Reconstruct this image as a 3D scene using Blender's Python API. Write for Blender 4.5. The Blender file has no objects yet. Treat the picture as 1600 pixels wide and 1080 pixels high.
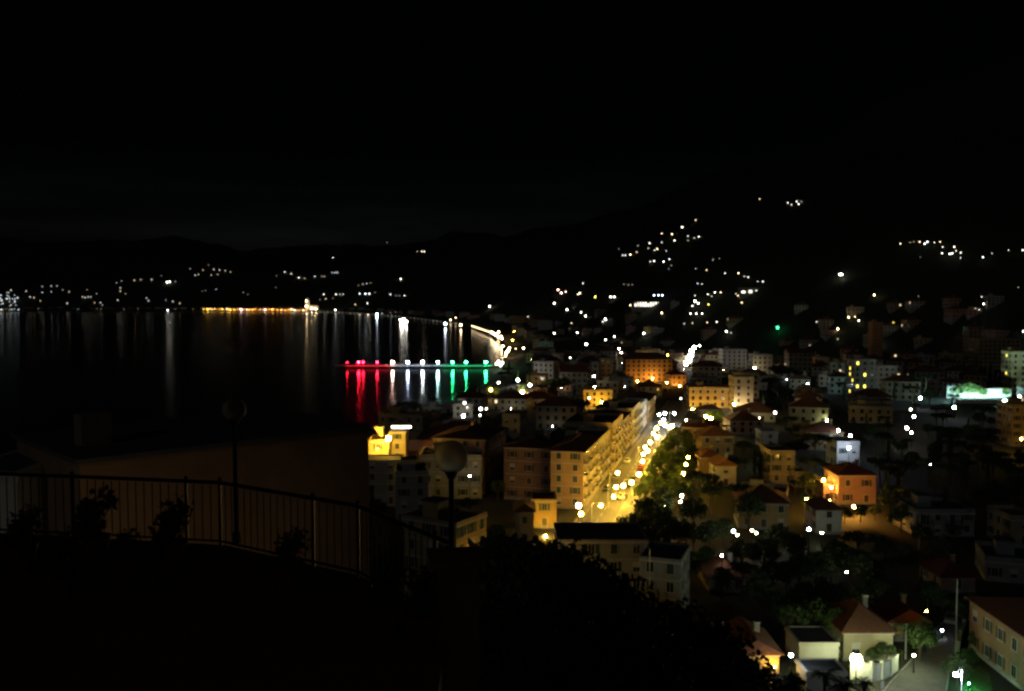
import bpy, math, random
from mathutils import Vector, Matrix, noise
R = math.radians
random.seed(7)
S = bpy.context.scene
COL = S.collection

# ------------------------------------------------------------------ camera, sky, moon, exposure
H = 55.0                                    # height of the eye above the sea
FPX = 1386.0                                # focal length in pixels of the 1600 px wide photograph
PITCH = math.atan(70.0 / FPX)
cam_d = bpy.data.cameras.new('camera'); cam = bpy.data.objects.new('camera', cam_d); COL.objects.link(cam)
cam.location = (0, 0, H); cam.rotation_euler = (R(90) - PITCH, 0, 0)
cam_d.sensor_width = 36.0; cam_d.lens = FPX / 1600 * 36.0
cam_d.clip_start = 0.1; cam_d.clip_end = 30000
S.camera = cam

W = bpy.data.worlds.new('World'); S.world = W; W.use_nodes = True
nt = W.node_tree; nt.nodes.clear()
out = nt.nodes.new('ShaderNodeOutputWorld'); bg = nt.nodes.new('ShaderNodeBackground')
sky = nt.nodes.new('ShaderNodeTexSky'); sky.sky_type = 'NISHITA'; sky.sun_disc = False
sky.sun_elevation = R(21); sky.sun_rotation = R(204)
bg.inputs['Strength'].default_value = 0.00007
cloud_bg = nt.nodes.new('ShaderNodeBackground'); cloud_bg.inputs['Color'].default_value = (0.9, 1.0, 0.95, 1)
cloud_bg.inputs['Strength'].default_value = 0.0
# a thin bank of low cloud all round the horizon, faintly lit by the towns below it
tc = nt.nodes.new('ShaderNodeTexCoord'); sep = nt.nodes.new('ShaderNodeSeparateXYZ')
nt.links.new(tc.outputs['Generated'], sep.inputs[0])
mr = nt.nodes.new('ShaderNodeMapRange'); mr.inputs[1].default_value = 0.05; mr.inputs[2].default_value = 0.16
mr.inputs[3].default_value = 1.0; mr.inputs[4].default_value = 0.0
nt.links.new(sep.outputs['Z'], mr.inputs[0])
mp = nt.nodes.new('ShaderNodeMapping'); mp.inputs['Scale'].default_value = (1.6, 1.6, 14)
nt.links.new(tc.outputs['Generated'], mp.inputs[0])
nz = nt.nodes.new('ShaderNodeTexNoise'); nz.inputs['Scale'].default_value = 2.2; nz.inputs['Detail'].default_value = 5
nt.links.new(mp.outputs[0], nz.inputs['Vector'])
m1 = nt.nodes.new('ShaderNodeMath'); m1.operation = 'POWER'; m1.inputs[1].default_value = 2.2
nt.links.new(nz.outputs['Fac'], m1.inputs[0])
m2 = nt.nodes.new('ShaderNodeMath'); m2.operation = 'MULTIPLY'
nt.links.new(m1.outputs[0], m2.inputs[0]); nt.links.new(mr.outputs[0], m2.inputs[1])
m3 = nt.nodes.new('ShaderNodeMath'); m3.operation = 'MULTIPLY'; m3.inputs[1].default_value = 0.007
nt.links.new(m2.outputs[0], m3.inputs[0]); nt.links.new(m3.outputs[0], cloud_bg.inputs['Strength'])
add = nt.nodes.new('ShaderNodeAddShader')
nt.links.new(sky.outputs[0], bg.inputs['Color'])
nt.links.new(bg.outputs[0], add.inputs[0]); nt.links.new(cloud_bg.outputs[0], add.inputs[1])
nt.links.new(add.outputs[0], out.inputs['Surface'])

sun_d = bpy.data.lights.new('fill_moon', 'SUN'); sun_d.energy = 0.045; sun_d.angle = R(0.5); sun_d.color = (0.85, 0.93, 1.0)  # unseen moon, added as fill to lift the dim facades
sun = bpy.data.objects.new('fill_moon', sun_d); COL.objects.link(sun)
sun.rotation_euler = (R(69), 0, R(-24)); sun.location = (0, -50, 300)

S.view_settings.view_transform = 'Standard'; S.view_settings.look = 'None'
S.view_settings.exposure = 0.0; S.view_settings.gamma = 1.0; S.view_settings.use_curve_mapping = False
S.render.engine = 'CYCLES'
cy = S.cycles
cy.max_bounces = 4; cy.diffuse_bounces = 2; cy.glossy_bounces = 2; cy.transmission_bounces = 2; cy.transparent_max_bounces = 4
cy.caustics_reflective = False; cy.caustics_refractive = False
cy.sample_clamp_indirect = 1.5; cy.use_light_tree = True; cy.use_denoising = True
cy.filter_width = 2.6; cy.blur_glossy = 0.0
cy.use_adaptive_sampling = False
cy.light_sampling_threshold = 0.0

# ------------------------------------------------------------------ the lie of the land
COAST = [(-50, -150), (200, -100), (300, -74), (390, -60), (450, -38), (586, -17), (726, -13), (900, -4), (1100, -5),
         (1386, -25), (2178, -126), (2823, -326), (3630, -629), (4484, -1035), (4600, -9000), (20000, -9000)]
FARY = 4484.0
def coast_x(y):
    if y <= COAST[0][0]: return COAST[0][1]
    for (y0, x0), (y1, x1) in zip(COAST, COAST[1:]):
        if y0 <= y <= y1:
            return x0 + (x1 - x0) * (y - y0) / (y1 - y0)
    return COAST[-1][1]
def sstep(a, b, t):
    t = max(0.0, min(1.0, (t - a) / (b - a))); return t * t * (3 - 2 * t)
def height(x, y):
    d1 = x - coast_x(min(y, FARY)) if y < FARY else 1e9
    if y < FARY:
        d = d1
        if x < -1035: d = max(d, (y - FARY))
    else:
        d = max(y - FARY, 0) + 0.0
        if x > -1035: d += (x + 1035) * 0.5
    if d < 0: z = max(-5.0, d * 0.1)
    elif d < 14: z = d * 0.14
    else: z = 1.96 + 3.04 * sstep(14, 30, d)
    wdt = 420 + (110 - 420) * sstep(560, 1150, y)
    q = d - wdt
    if y < 520: q = min(q, d - 420)
    q2 = y - 640 - max(0.0, -x) * 2                # the slope that closes the valley behind the town
    if q > 0 and y > 100:
        f = 0.8 + 0.35 * sstep(-0.2, 0.45, x / max(y, 1))
        hz = 620 * f * (1 - math.exp(-q / 950.0))
        n = noise.noise(Vector((x * 0.0013, y * 0.0013, 2.2))) * 0.35 + noise.noise(Vector((x * 0.005, y * 0.005, 5.2))) * 0.1
        z += hz * (1 + n * sstep(0, 700, q))
    if y < 100:                                    # the hillside the camera stands on
        hill = 47.0 if y < 14 else 47.0 - (y - 14) * 0.56
        z = max(z, hill) if x > -90 else max(z, hill * sstep(-140, -90, x))
    return z

CT, ST = math.cos(PITCH), math.sin(PITCH)
def ray(px, py):
    u = 540.0 - py
    return Vector((px - 800.0, FPX * CT + u * ST, -FPX * ST + u * CT)).normalized()
EYE = Vector((0, 0, H))
def at(px, py, off=0.0):
    """the point of the land (raised by off) seen at a pixel of the photograph"""
    d = ray(px, py); t = 60.0; p = EYE
    last = t
    while t < 14000:
        p = EYE + d * t
        if p.z < max(height(p.x, p.y), 0.0) + off:
            a, b = last, t
            for _ in range(22):
                m = (a + b) / 2; q = EYE + d * m
                if q.z < max(height(q.x, q.y), 0.0) + off: b = m
                else: a = m
            return EYE + d * b
        last = t; t *= 1.012
    return EYE + d * 4000
def atd(px, py, y):
    d = ray(px, py); return EYE + d * (y / d.y)
def pix(p):
    v = Vector(p) - EYE
    f = v.y * CT - v.z * ST; u = v.y * ST + v.z * CT
    if f < 0.1: return (1e6, 1e6)
    return (800 + v.x / f * FPX, 540 - u / f * FPX)
def zland(x, y): return max(height(x, y), 0.0)

# ------------------------------------------------------------------ materials
def mat(name, col, rough=0.8, var=0.3, scale=1.5, bump=0.0, col2=None, metal=0.0, detail=6):
    m = bpy.data.materials.new(name); m.use_nodes = True
    n = m.node_tree; b = n.nodes['Principled BSDF']
    b.inputs['Roughness'].default_value = rough; b.inputs['Metallic'].default_value = metal
    t = n.nodes.new('ShaderNodeTexCoord'); z = n.nodes.new('ShaderNodeTexNoise')
    z.inputs['Scale'].default_value = scale; z.inputs['Detail'].default_value = detail; z.inputs['Roughness'].default_value = 0.62
    n.links.new(t.outputs['Object'], z.inputs['Vector'])
    r = n.nodes.new('ShaderNodeValToRGB')
    c2 = col2 if col2 else tuple(c * (1 - var) for c in col)
    r.color_ramp.elements[0].position = 0.32; r.color_ramp.elements[1].position = 0.68
    r.color_ramp.elements[0].color = (*c2, 1); r.color_ramp.elements[1].color = (*col, 1)
    n.links.new(z.outputs['Fac'], r.inputs[0]); n.links.new(r.outputs[0], b.inputs['Base Color'])
    if bump:
        bp = n.nodes.new('ShaderNodeBump'); bp.inputs['Strength'].default_value = bump; bp.inputs['Distance'].default_value = 0.05
        n.links.new(z.outputs['Fac'], bp.inputs['Height']); n.links.new(bp.outputs[0], b.inputs['Normal'])
    return m
def emat(name, col, strength, sample=True):
    m = bpy.data.materials.new(name); m.use_nodes = True
    n = m.node_tree; n.nodes.clear()
    o = n.nodes.new('ShaderNodeOutputMaterial'); e = n.nodes.new('ShaderNodeEmission')
    e.inputs['Color'].default_value = (*col, 1); e.inputs['Strength'].default_value = strength
    n.links.new(e.outputs[0], o.inputs['Surface'])
    m.cycles.emission_sampling = 'FRONT' if sample else 'NONE'
    return m
def tile_mat(name, col, col2):
    m = mat(name, col, 0.85, col2=col2, scale=2.5)
    n = m.node_tree; b = n.nodes['Principled BSDF']
    t = n.nodes.new('ShaderNodeTexCoord'); w = n.nodes.new('ShaderNodeTexWave'); w.inputs['Scale'].default_value = 1.6
    w.inputs['Distortion'].default_value = 0.6
    n.links.new(t.outputs['Object'], w.inputs['Vector'])
    bp = n.nodes.new('ShaderNodeBump'); bp.inputs['Strength'].default_value = 0.6; bp.inputs['Distance'].default_value = 0.08
    n.links.new(w.outputs['Fac'], bp.inputs['Height']); n.links.new(bp.outputs[0], b.inputs['Normal'])
    return m
M = {}
M['cream'] = mat('cream_plaster', (0.44, 0.36, 0.23), 0.9, 0.3, 0.35, 0.1)
M['ochre'] = mat('ochre_plaster', (0.42, 0.28, 0.12), 0.9, 0.3, 0.35, 0.1)
M['white'] = mat('white_plaster', (0.56, 0.54, 0.48), 0.9, 0.25, 0.35, 0.1)
M['grey'] = mat('grey_plaster', (0.30, 0.30, 0.28), 0.9, 0.3, 0.35, 0.1)
M['pink'] = mat('pink_plaster', (0.42, 0.25, 0.19), 0.9, 0.3, 0.35, 0.1)
M['orange'] = mat('orange_plaster', (0.46, 0.22, 0.09), 0.9, 0.2, 0.35, 0.1)
M['trim'] = mat('pale_trim', (0.5, 0.47, 0.40), 0.85, 0.2, 0.8)
M['tile'] = tile_mat('terracotta_tiles', (0.22, 0.085, 0.045), (0.12, 0.05, 0.03))
M['redtile'] = tile_mat('red_roof_tiles', (0.22, 0.06, 0.035), (0.13, 0.04, 0.025))
M['roofgrey'] = mat('grey_roof_sheet', (0.10, 0.10, 0.10), 0.85, 0.4, 0.6)
M['green_sh'] = mat('green_shutter', (0.02, 0.06, 0.03), 0.6, 0.3, 3)
M['brown_sh'] = mat('brown_shutter', (0.07, 0.035, 0.018), 0.6, 0.3, 3)
M['glass'] = mat('dark_window_glass', (0.02, 0.022, 0.025), 0.12, 0.2, 1)
M['metal'] = mat('dark_metal', (0.05, 0.05, 0.05), 0.55, 0.3, 4, metal=0.4)
M['galv'] = mat('galvanised_metal', (0.45, 0.46, 0.46), 0.5, 0.25, 4, metal=0.3)
M['concrete'] = mat('concrete', (0.30, 0.29, 0.27), 0.9, 0.3, 0.8, 0.15)
M['asphalt'] = mat('asphalt', (0.15, 0.145, 0.14), 0.8, 0.35, 0.9, 0.1)
M['paving'] = mat('pavement_stone', (0.26, 0.24, 0.21), 0.85, 0.3, 0.7, 0.1)
M['line'] = mat('road_paint', (0.7, 0.7, 0.66), 0.7, 0.25, 2)
M['leaf'] = mat('dark_leaf', (0.05, 0.085, 0.022), 0.7, col2=(0.022, 0.045, 0.012), scale=0.9)
M['leaf2'] = mat('fresh_leaf', (0.085, 0.13, 0.025), 0.65, col2=(0.04, 0.07, 0.014), scale=0.9)
M['street_leaf'] = mat('street_tree_leaf', (0.075, 0.13, 0.02), 0.6, col2=(0.03, 0.055, 0.01), scale=0.9)  # brighter leaf: part of the lamplight is put into this colour
M['pine'] = mat('pine_needles', (0.03, 0.055, 0.02), 0.8, col2=(0.014, 0.028, 0.01), scale=0.9)
M['bark'] = mat('bark', (0.11, 0.075, 0.05), 0.95, 0.5, 4, 0.5)
M['grass'] = mat('lawn', (0.05, 0.11, 0.022), 0.9, 0.5, 1.2, 0.4)
M['opal'] = mat('opal_globe', (0.3, 0.3, 0.29), 0.6, 0.1, 2)
M['rail'] = mat('dark_rail_paint', (0.02, 0.018, 0.016), 0.6, 0.4, 5)
M['terracotta'] = mat('terracotta_pot', (0.2, 0.09, 0.05), 0.85, 0.3, 4)
M['brownwall'] = mat('brown_render', (0.30, 0.18, 0.10), 0.95, 0.3, 0.5, 0.2)
M['tyre'] = mat('tyre_rubber', (0.02, 0.02, 0.02), 0.9, 0.2, 5)
for k, c in {'car_dark': (0.03, 0.035, 0.045), 'car_white': (0.7, 0.7, 0.68), 'car_silver': (0.35, 0.36, 0.37), 'car_red': (0.3, 0.02, 0.02)}.items():
    M[k] = mat(k + '_paint', c, 0.28, 0.08, 1)
M['opal'].node_tree.nodes['Principled BSDF'].inputs['Transmission Weight'].default_value = 0.45
M['opal'].node_tree.nodes['Principled BSDF'].inputs['IOR'].default_value = 1.08
HUES = {'sodium': (1, 0.575, 0.065), 'warm': (1, 0.74, 0.40), 'white': (1, 0.93, 0.78), 'cool': (0.80, 0.92, 1.0), 'blue': (0.62, 0.75, 1.0),
        'green': (0.03, 1, 0.32), 'red': (1, 0.010, 0.035), 'teal': (0.52, 1.0, 0.94), 'yellow': (1, 0.78, 0.10), 'orange': (1, 0.40, 0.06),
        'rosy': (1, 0.62, 0.50), 'lime': (0.88, 1, 0.50)}
_em = {}
def E(hue, s, sample=True):
    k = (hue, round(s, 3), sample)
    if k not in _em: _em[k] = emat('lit_' + hue, HUES[hue], s, sample)
    return _em[k]

# terrain: dry earth, with sand by the water and scrub on the hills
def terrain_mat():
    m = mat('earth_and_scrub', (0.032, 0.032, 0.022), 0.95, 0.5, 0.05, 0.2)
    n = m.node_tree; b = n.nodes['Principled BSDF']
    src = b.inputs['Base Color'].links[0].from_socket
    g = n.nodes.new('ShaderNodeNewGeometry'); s = n.nodes.new('ShaderNodeSeparateXYZ'); n.links.new(g.outputs['Position'], s.inputs[0])
    def mix(a, colour, lo, hi):
        r = n.nodes.new('ShaderNodeMapRange'); r.inputs[1].default_value = lo; r.inputs[2].default_value = hi
        n.links.new(s.outputs['Z'], r.inputs[0])
        x = n.nodes.new('ShaderNodeMix'); x.data_type = 'RGBA'
        n.links.new(r.outputs[0], x.inputs[0]); n.links.new(a, x.inputs[6]); x.inputs[7].default_value = (*colour, 1)
        return x.outputs[2]
    a = mix(src, (0.17, 0.145, 0.10), 2.6, 1.9)
    a = mix(a, (0.02, 0.028, 0.014), 6.5, 14)
    n.links.new(a, b.inputs['Base Color'])
    return m
M['terrain'] = terrain_mat()
def water_mat():
    m = bpy.data.materials.new('sea_water'); m.use_nodes = True
    n = m.node_tree; b = n.nodes['Principled BSDF']
    b.inputs['Base Color'].default_value = (0.002, 0.006, 0.008, 1); b.inputs['Roughness'].default_value = 0.155
    b.inputs['IOR'].default_value = 1.33
    t = n.nodes.new('ShaderNodeTexCoord'); z = n.nodes.new('ShaderNodeTexNoise')
    mpp = n.nodes.new('ShaderNodeMapping'); mpp.inputs['Scale'].default_value = (0.05, 0.12, 1)
    n.links.new(t.outputs['Object'], mpp.inputs[0]); n.links.new(mpp.outputs[0], z.inputs['Vector'])
    z.inputs['Scale'].default_value = 1.0; z.inputs['Detail'].default_value = 4
    bp = n.nodes.new('ShaderNodeBump'); bp.inputs['Strength'].default_value = 0.02; bp.inputs['Distance'].default_value = 1.0
    n.links.new(z.outputs['Fac'], bp.inputs['Height']); n.links.new(bp.outputs[0], b.inputs['Normal'])
    return m
M['water'] = water_mat()

# ------------------------------------------------------------------ mesh helpers
class MB:
    def __init__(s): s.v = []; s.f = []; s.m = []; s.mats = []
    def mi(s, m):
        m = M[m] if isinstance(m, str) else m
        if m not in s.mats: s.mats.append(m)
        return s.mats.index(m)
    def add(s, vs, fs, m):
        o = len(s.v); s.v += [tuple(p) for p in vs]; k = s.mi(m)
        for f in fs: s.f.append(tuple(i + o for i in f)); s.m.append(k)
    def box(s, x0, x1, y0, y1, z0, z1, m):
        s.add([(x0, y0, z0), (x1, y0, z0), (x1, y1, z0), (x0, y1, z0), (x0, y0, z1), (x1, y0, z1), (x1, y1, z1), (x0, y1, z1)],
              [(3, 2, 1, 0), (4, 5, 6, 7), (0, 1, 5, 4), (1, 2, 6, 5), (2, 3, 7, 6), (3, 0, 4, 7)], m); return s
    def tube(s, pts, rad, m, n=6, cap=True):
        pts = [Vector(p) for p in pts]
        rad = rad if isinstance(rad, (list, tuple)) else [rad] * len(pts)
        vs = []; fs = []
        for i, p in enumerate(pts):
            d = (pts[min(i + 1, len(pts) - 1)] - pts[max(i - 1, 0)]).normalized()
            a = d.cross(Vector((0, 0, 1)) if abs(d.z) < 0.95 else Vector((1, 0, 0))).normalized(); b = d.cross(a)
            for k in range(n):
                t = 2 * math.pi * k / n; vs.append(p + (a * math.cos(t) + b * math.sin(t)) * rad[i])
        for i in range(len(pts) - 1):
            for k in range(n):
                k2 = (k + 1) % n; fs.append((i * n + k, i * n + k2, (i + 1) * n + k2, (i + 1) * n + k))
        if cap:
            fs.append(tuple(range(n))[::-1]); fs.append(tuple(range((len(pts) - 1) * n, len(pts) * n)))
        s.add(vs, fs, m); return s
    def ball(s, c, r, m, nu=8, nv=5, sz=1.0):
        vs = [(c[0], c[1], c[2] - r * sz)]; fs = []
        for j in range(1, nv):
            t = math.pi * j / nv
            for k in range(nu):
                a = 2 * math.pi * k / nu
                vs.append((c[0] + r * math.sin(t) * math.cos(a), c[1] + r * math.sin(t) * math.sin(a), c[2] - r * sz * math.cos(t)))
        vs.append((c[0], c[1], c[2] + r * sz)); L = len(vs) - 1
        for k in range(nu):
            k2 = (k + 1) % nu
            fs.append((0, 1 + k2, 1 + k)); fs.append((L, L - nu + k, L - nu + k2))
            for j in range(nv - 2):
                fs.append((1 + j * nu + k, 1 + j * nu + k2, 1 + (j + 1) * nu + k2, 1 + (j + 1) * nu + k))
        s.add(vs, fs, m); return s
    def mesh(s, name, smooth=False):
        me = bpy.data.meshes.new(name); me.from_pydata(s.v, [], s.f)
        for m in s.mats: me.materials.append(m)
        me.polygons.foreach_set('material_index', s.m)
        if smooth: me.polygons.foreach_set('use_smooth', [True] * len(s.f))
        me.update(); return me
    def obj(s, name, parent=None, loc=(0, 0, 0), rz=0.0, smooth=False):
        return put(name, s.mesh(name, smooth), parent, loc, rz)
def put(name, me, parent=None, loc=(0, 0, 0), rz=0.0):
    o = bpy.data.objects.new(name, me); COL.objects.link(o); o.parent = parent
    o.location = loc; o.rotation_euler = (0, 0, rz); return o
def tag(o, label=None, cat=None, group=None, kind=None):
    if label: o['label'] = label
    if cat: o['category'] = cat
    if group: o['group'] = group
    if kind: o['kind'] = kind
    return o
def empty(name, loc, rz=0.0, **k):
    o = bpy.data.objects.new(name, None); COL.objects.link(o); o.location = loc; o.rotation_euler = (0, 0, rz); o.empty_display_size = 0.5
    return tag(o, **k)

# things whose label is worked out from what stands nearest to them
MARKS = []                                  # (words, point)
PENDING = []                                # (object, look, group, point)
def mark(words, p): MARKS.append((words, Vector(p)))
ORD = ['', 'second ', 'third ', 'fourth ', 'fifth ', 'sixth ', 'seventh ', 'eighth ', 'ninth ', 'tenth ', 'eleventh ', 'twelfth '] + [f'{i}th ' for i in range(13, 60)]
def settle_labels():
    rel = {}
    for o, look, p in PENDING:
        a = pix(p); best = None
        for w, q in MARKS:
            b = pix(q); d = math.hypot(a[0] - b[0], (a[1] - b[1]) * 1.6)
            if d < 1.0: continue
            if best is None or d < best[0]: best = (d, w, b, q)
        d, w, b, q = best
        dx, dy = a[0] - b[0], (a[1] - b[1]) * 1.6
        if abs(dx) >= abs(dy): way = 'inland of' if dx > 0 else 'seaward of'
        else: way = 'beyond' if dy < 0 else 'in front of'
        rel.setdefault((look, way, w), []).append((d, o))
    for (look, way, w), rows in rel.items():
        rows.sort(key=lambda r: r[0])
        for i, (d, o) in enumerate(rows):
            if len(rows) == 1 or False: t = f'{look} {way} the {w}'
            elif i == 0: t = f'{look} {way} the {w}, nearest'
            else: t = f'{look} {way} the {w}, {ORD[i]}nearest'
            if len(t.split()) > 16: t = t.replace(', nearest', '').replace(' nearest', '').replace('the ', '')
            if len(t.split()) > 16: print('LONG', t)
            o['label'] = t

# ------------------------------------------------------------------ structure: land, sea
def build_land():
    ys = [-60, -30, 0, 8, 14, 20, 30, 45, 60, 75, 90, 98, 103, 115, 140, 170]
    y = 170.0
    while y < 11000: y *= 1.03; ys.append(y)
    NX = 150; vs = []; fs = []; L = NX + 1
    for yy in ys:
        for i in range(L):
            t = -1 + 2 * i / NX
            x = t * (150 + 0.80 * max(yy, 0))
            vs.append((x, yy, height(x, yy)))
    for j in range(len(ys) - 1):
        for i in range(NX):
            a = j * L + i; fs.append((a, a + 1, a + L + 1, a + L))
    b = MB(); b.add(vs, fs, 'terrain'); tag(b.obj('ground', smooth=True), kind='structure')
    b = MB(); b.add([(-14000, -500, 0), (6000, -500, 0), (6000, 16000, 0), (-14000, 16000, 0)], [(0, 1, 2, 3)], 'water')
    tag(b.obj('sea'), kind='structure')
build_land()
ZP = 5.0
# main street
S0 = at(919, 835); TH = R(14.7)
U = Vector((math.sin(TH), math.cos(TH), 0)); N = Vector((math.cos(TH), -math.sin(TH), 0))
def st(s, t, z=0.0):
    p = S0 + U * s + N * t; return Vector((p.x, p.y, ZP + z))
def strip(name, s0, s1, t0, t1, z0, z1, m):
    b = MB(); vs = [st(s0, t0), st(s0, t1), st(s1, t1), st(s1, t0)]
    b.add([(p.x, p.y, ZP + z0) for p in vs] + [(p.x, p.y, ZP + z1) for p in vs],
          [(4, 5, 6, 7), (0, 1, 5, 4), (1, 2, 6, 5), (2, 3, 7, 6), (3, 0, 4, 7)], m)
    return tag(b.obj(name), kind='structure')
strip('road', -60, 260, -3.6, 3.6, -0.2, 0.004, 'asphalt')
strip('pavement', -60, 260, -5.0, -3.8, -0.2, 0.13, 'paving')
strip('pavement', -60, 260, 3.8, 7.5, -0.2, 0.13, 'paving')
strip('kerb', -60, 260, -3.8, -3.6, -0.2, 0.14, 'concrete')
strip('kerb', -60, 260, 3.6, 3.8, -0.2, 0.14, 'concrete')
b = MB()
for i in range(52):
    s = -55 + i * 6
    p = [st(s, -0.07), st(s, 0.07), st(s + 2.6, 0.07), st(s + 2.6, -0.07)]
    b.add([(q.x, q.y, ZP + 0.008) for q in p], [(0, 1, 2, 3)], 'line')
tag(b.obj('road_marking'), kind='structure')
# the lane at the bottom of the picture
def ground_poly(name, pl, m, z):
    a = [at(*p) for p in pl[0]]; c = [at(*p) for p in pl[1]]
    b = MB(); n = len(a)
    vs = [(p.x, p.y, zland(p.x, p.y) + z) for p in a] + [(p.x, p.y, zland(p.x, p.y) + z) for p in c]
    b.add(vs, [(i, n + i, n + i + 1, i + 1) for i in range(n - 1)], m)
    return tag(b.obj(name), kind='structure')
LANE_L = [(1378, 1086), (1398, 1062), (1418, 1040), (1440, 1012), (1462, 985), (1482, 966), (1496, 955)]
LANE_R = [(1476, 1086), (1480, 1062), (1484, 1040), (1490, 1012), (1497, 985), (1506, 966), (1514, 955)]
lane_l = [at(*p) for p in LANE_L]; lane_r = [at(*p) for p in LANE_R]
ground_poly('road', (LANE_L, LANE_R), 'asphalt', 0.006)
def kerb_along(pts, off):
    b = MB()
    vs = []
    for i, p in enumerate(pts):
        d = (pts[min(i + 1, len(pts) - 1)] - pts[max(i - 1, 0)]); d.z = 0; d.normalize(); n = Vector((d.y, -d.x, 0)) * off
        for w, z in ((0, -0.2), (0, 0.13), (1, 0.13), (1, -0.2)): vs.append((p.x + n.x * w, p.y + n.y * w, ZP + z))
    fs = []
    for i in range(len(pts) - 1):
        for k in range(4):
            k2 = (k + 1) % 4; fs.append((i * 4 + k, i * 4 + k2, i * 4 + 4 + k2, i * 4 + 4 + k))
    b.add(vs, fs, 'concrete'); tag(b.obj('kerb'), kind='structure')
kerb_along(lane_l, -0.2); kerb_along(lane_r, 0.2)
# lawn beside the lane
gl = [at(*p) for p in [(1502, 1086), (1508, 1056), (1530, 1040), (1546, 1052), (1552, 1086)]]
b = MB(); b.add([(p.x, p.y, ZP + 0.03) for p in gl], [tuple(range(len(gl)))], 'grass'); tag(b.obj('lawn'), kind='structure')

# ------------------------------------------------------------------ buildings
_wm = {}
def window_mesh(sh, lit=None, w=1.05, h=1.5, shut=1):
    k = (sh, lit, w, h, shut)
    if k in _wm: return _wm[k]
    b = MB(); pane = E(*lit) if lit else 'glass'
    b.box(-w / 2, w / 2, -0.02, 0.02, 0, h, pane)
    b.box(-w / 2 - 0.1, -w / 2, -0.07, 0.02, -0.06, h + 0.1, 'trim'); b.box(w / 2, w / 2 + 0.1, -0.07, 0.02, -0.06, h + 0.1, 'trim')
    b.box(-w / 2, w / 2, -0.07, 0.02, h, h + 0.1, 'trim'); b.box(-w / 2 - 0.16, w / 2 + 0.16, -0.16, 0.02, -0.14, -0.06, 'trim')
    b.box(-0.03, 0.03, -0.045, -0.02, 0, h, 'trim')
    if shut == 2:                               # shutters closed over the pane
        for s in (-1, 1): b.box(s * w / 4 - w / 4 + .012, s * w / 4 + w / 4 - .012, -0.1, -0.05, 0.0, h, sh)
    if shut == 3: b.box(-w / 2, w / 2, -0.055, -0.046, h * .45, h, 'trim')   # blind half down
    if shut == 1:
        for s in (-1, 1):
            x = s * (w / 2 + 0.1 + 0.29); b.box(x - 0.28, x + 0.28, -0.06, -0.003, -0.03, h, sh)
    _wm[k] = b.mesh('window'); return _wm[k]
_bm = {}
def balcony_mesh(w, d=1.15):
    k = (round(w, 1), d)
    if k in _bm: return _bm[k]
    b = MB(); w2 = w / 2
    b.box(-w2, w2, -d, 0.0, -0.18, 0.0, 'trim')
    b.box(-w2, w2, -d, -d + 0.05, 0.95, 1.02, 'rail')
    for sx in (-w2, w2 - 0.05): b.box(sx, sx + 0.05, -d + 0.05, 0, 0.95, 1.02, 'rail')
    n = int(w / 0.22)
    for i in range(n + 1):
        x = -w2 + 0.02 + (w - 0.06) * i / n; b.box(x - 0.012, x + 0.012, -d + 0.012, -d + 0.036, 0.0, 0.95, 'rail')
    for sx in (-w2 + 0.02, w2 - 0.045):
        for i in range(4): y = -d + 0.2 + i * 0.25; b.box(sx, sx + 0.024, y, y + 0.024, 0, 0.95, 'rail')
    _bm[k] = b.mesh('balcony'); return _bm[k]
_dm = {}
def door_mesh(mm):
    if mm in _dm: return _dm[mm]
    b = MB(); b.box(-0.55, 0.55, -0.03, 0.02, 0, 2.2, mm); b.box(-0.68, -0.55, -0.08, 0.02, 0, 2.33, 'trim'); b.box(0.55, 0.68, -0.08, 0.02, 0, 2.33, 'trim')
    b.box(-0.55, 0.55, -0.08, 0.02, 2.2, 2.33, 'trim'); b.box(-0.75, 0.75, -0.4, 0.0, -0.12, 0.0, 'concrete')
    _dm[mm] = b.mesh('door'); return _dm[mm]
FOOT = []                                       # (x, y, radius) of what stands
PROT = []                                       # (x0, x1, y0, y1, depth) pixel boxes that must stay clear
def bbox_px(P, w, dp, h, yaw):
    c, s = math.cos(yaw), math.sin(yaw); xs = []; ys = []
    for lx in (-w / 2, w / 2):
        for ly in (0, dp):
            for z in (P[2], P[2] + h):
                a = pix((P[0] + lx * c - ly * s, P[1] + lx * s + ly * c, z)); xs.append(a[0]); ys.append(a[1])
    return min(xs), max(xs), min(ys), max(ys)
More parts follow.
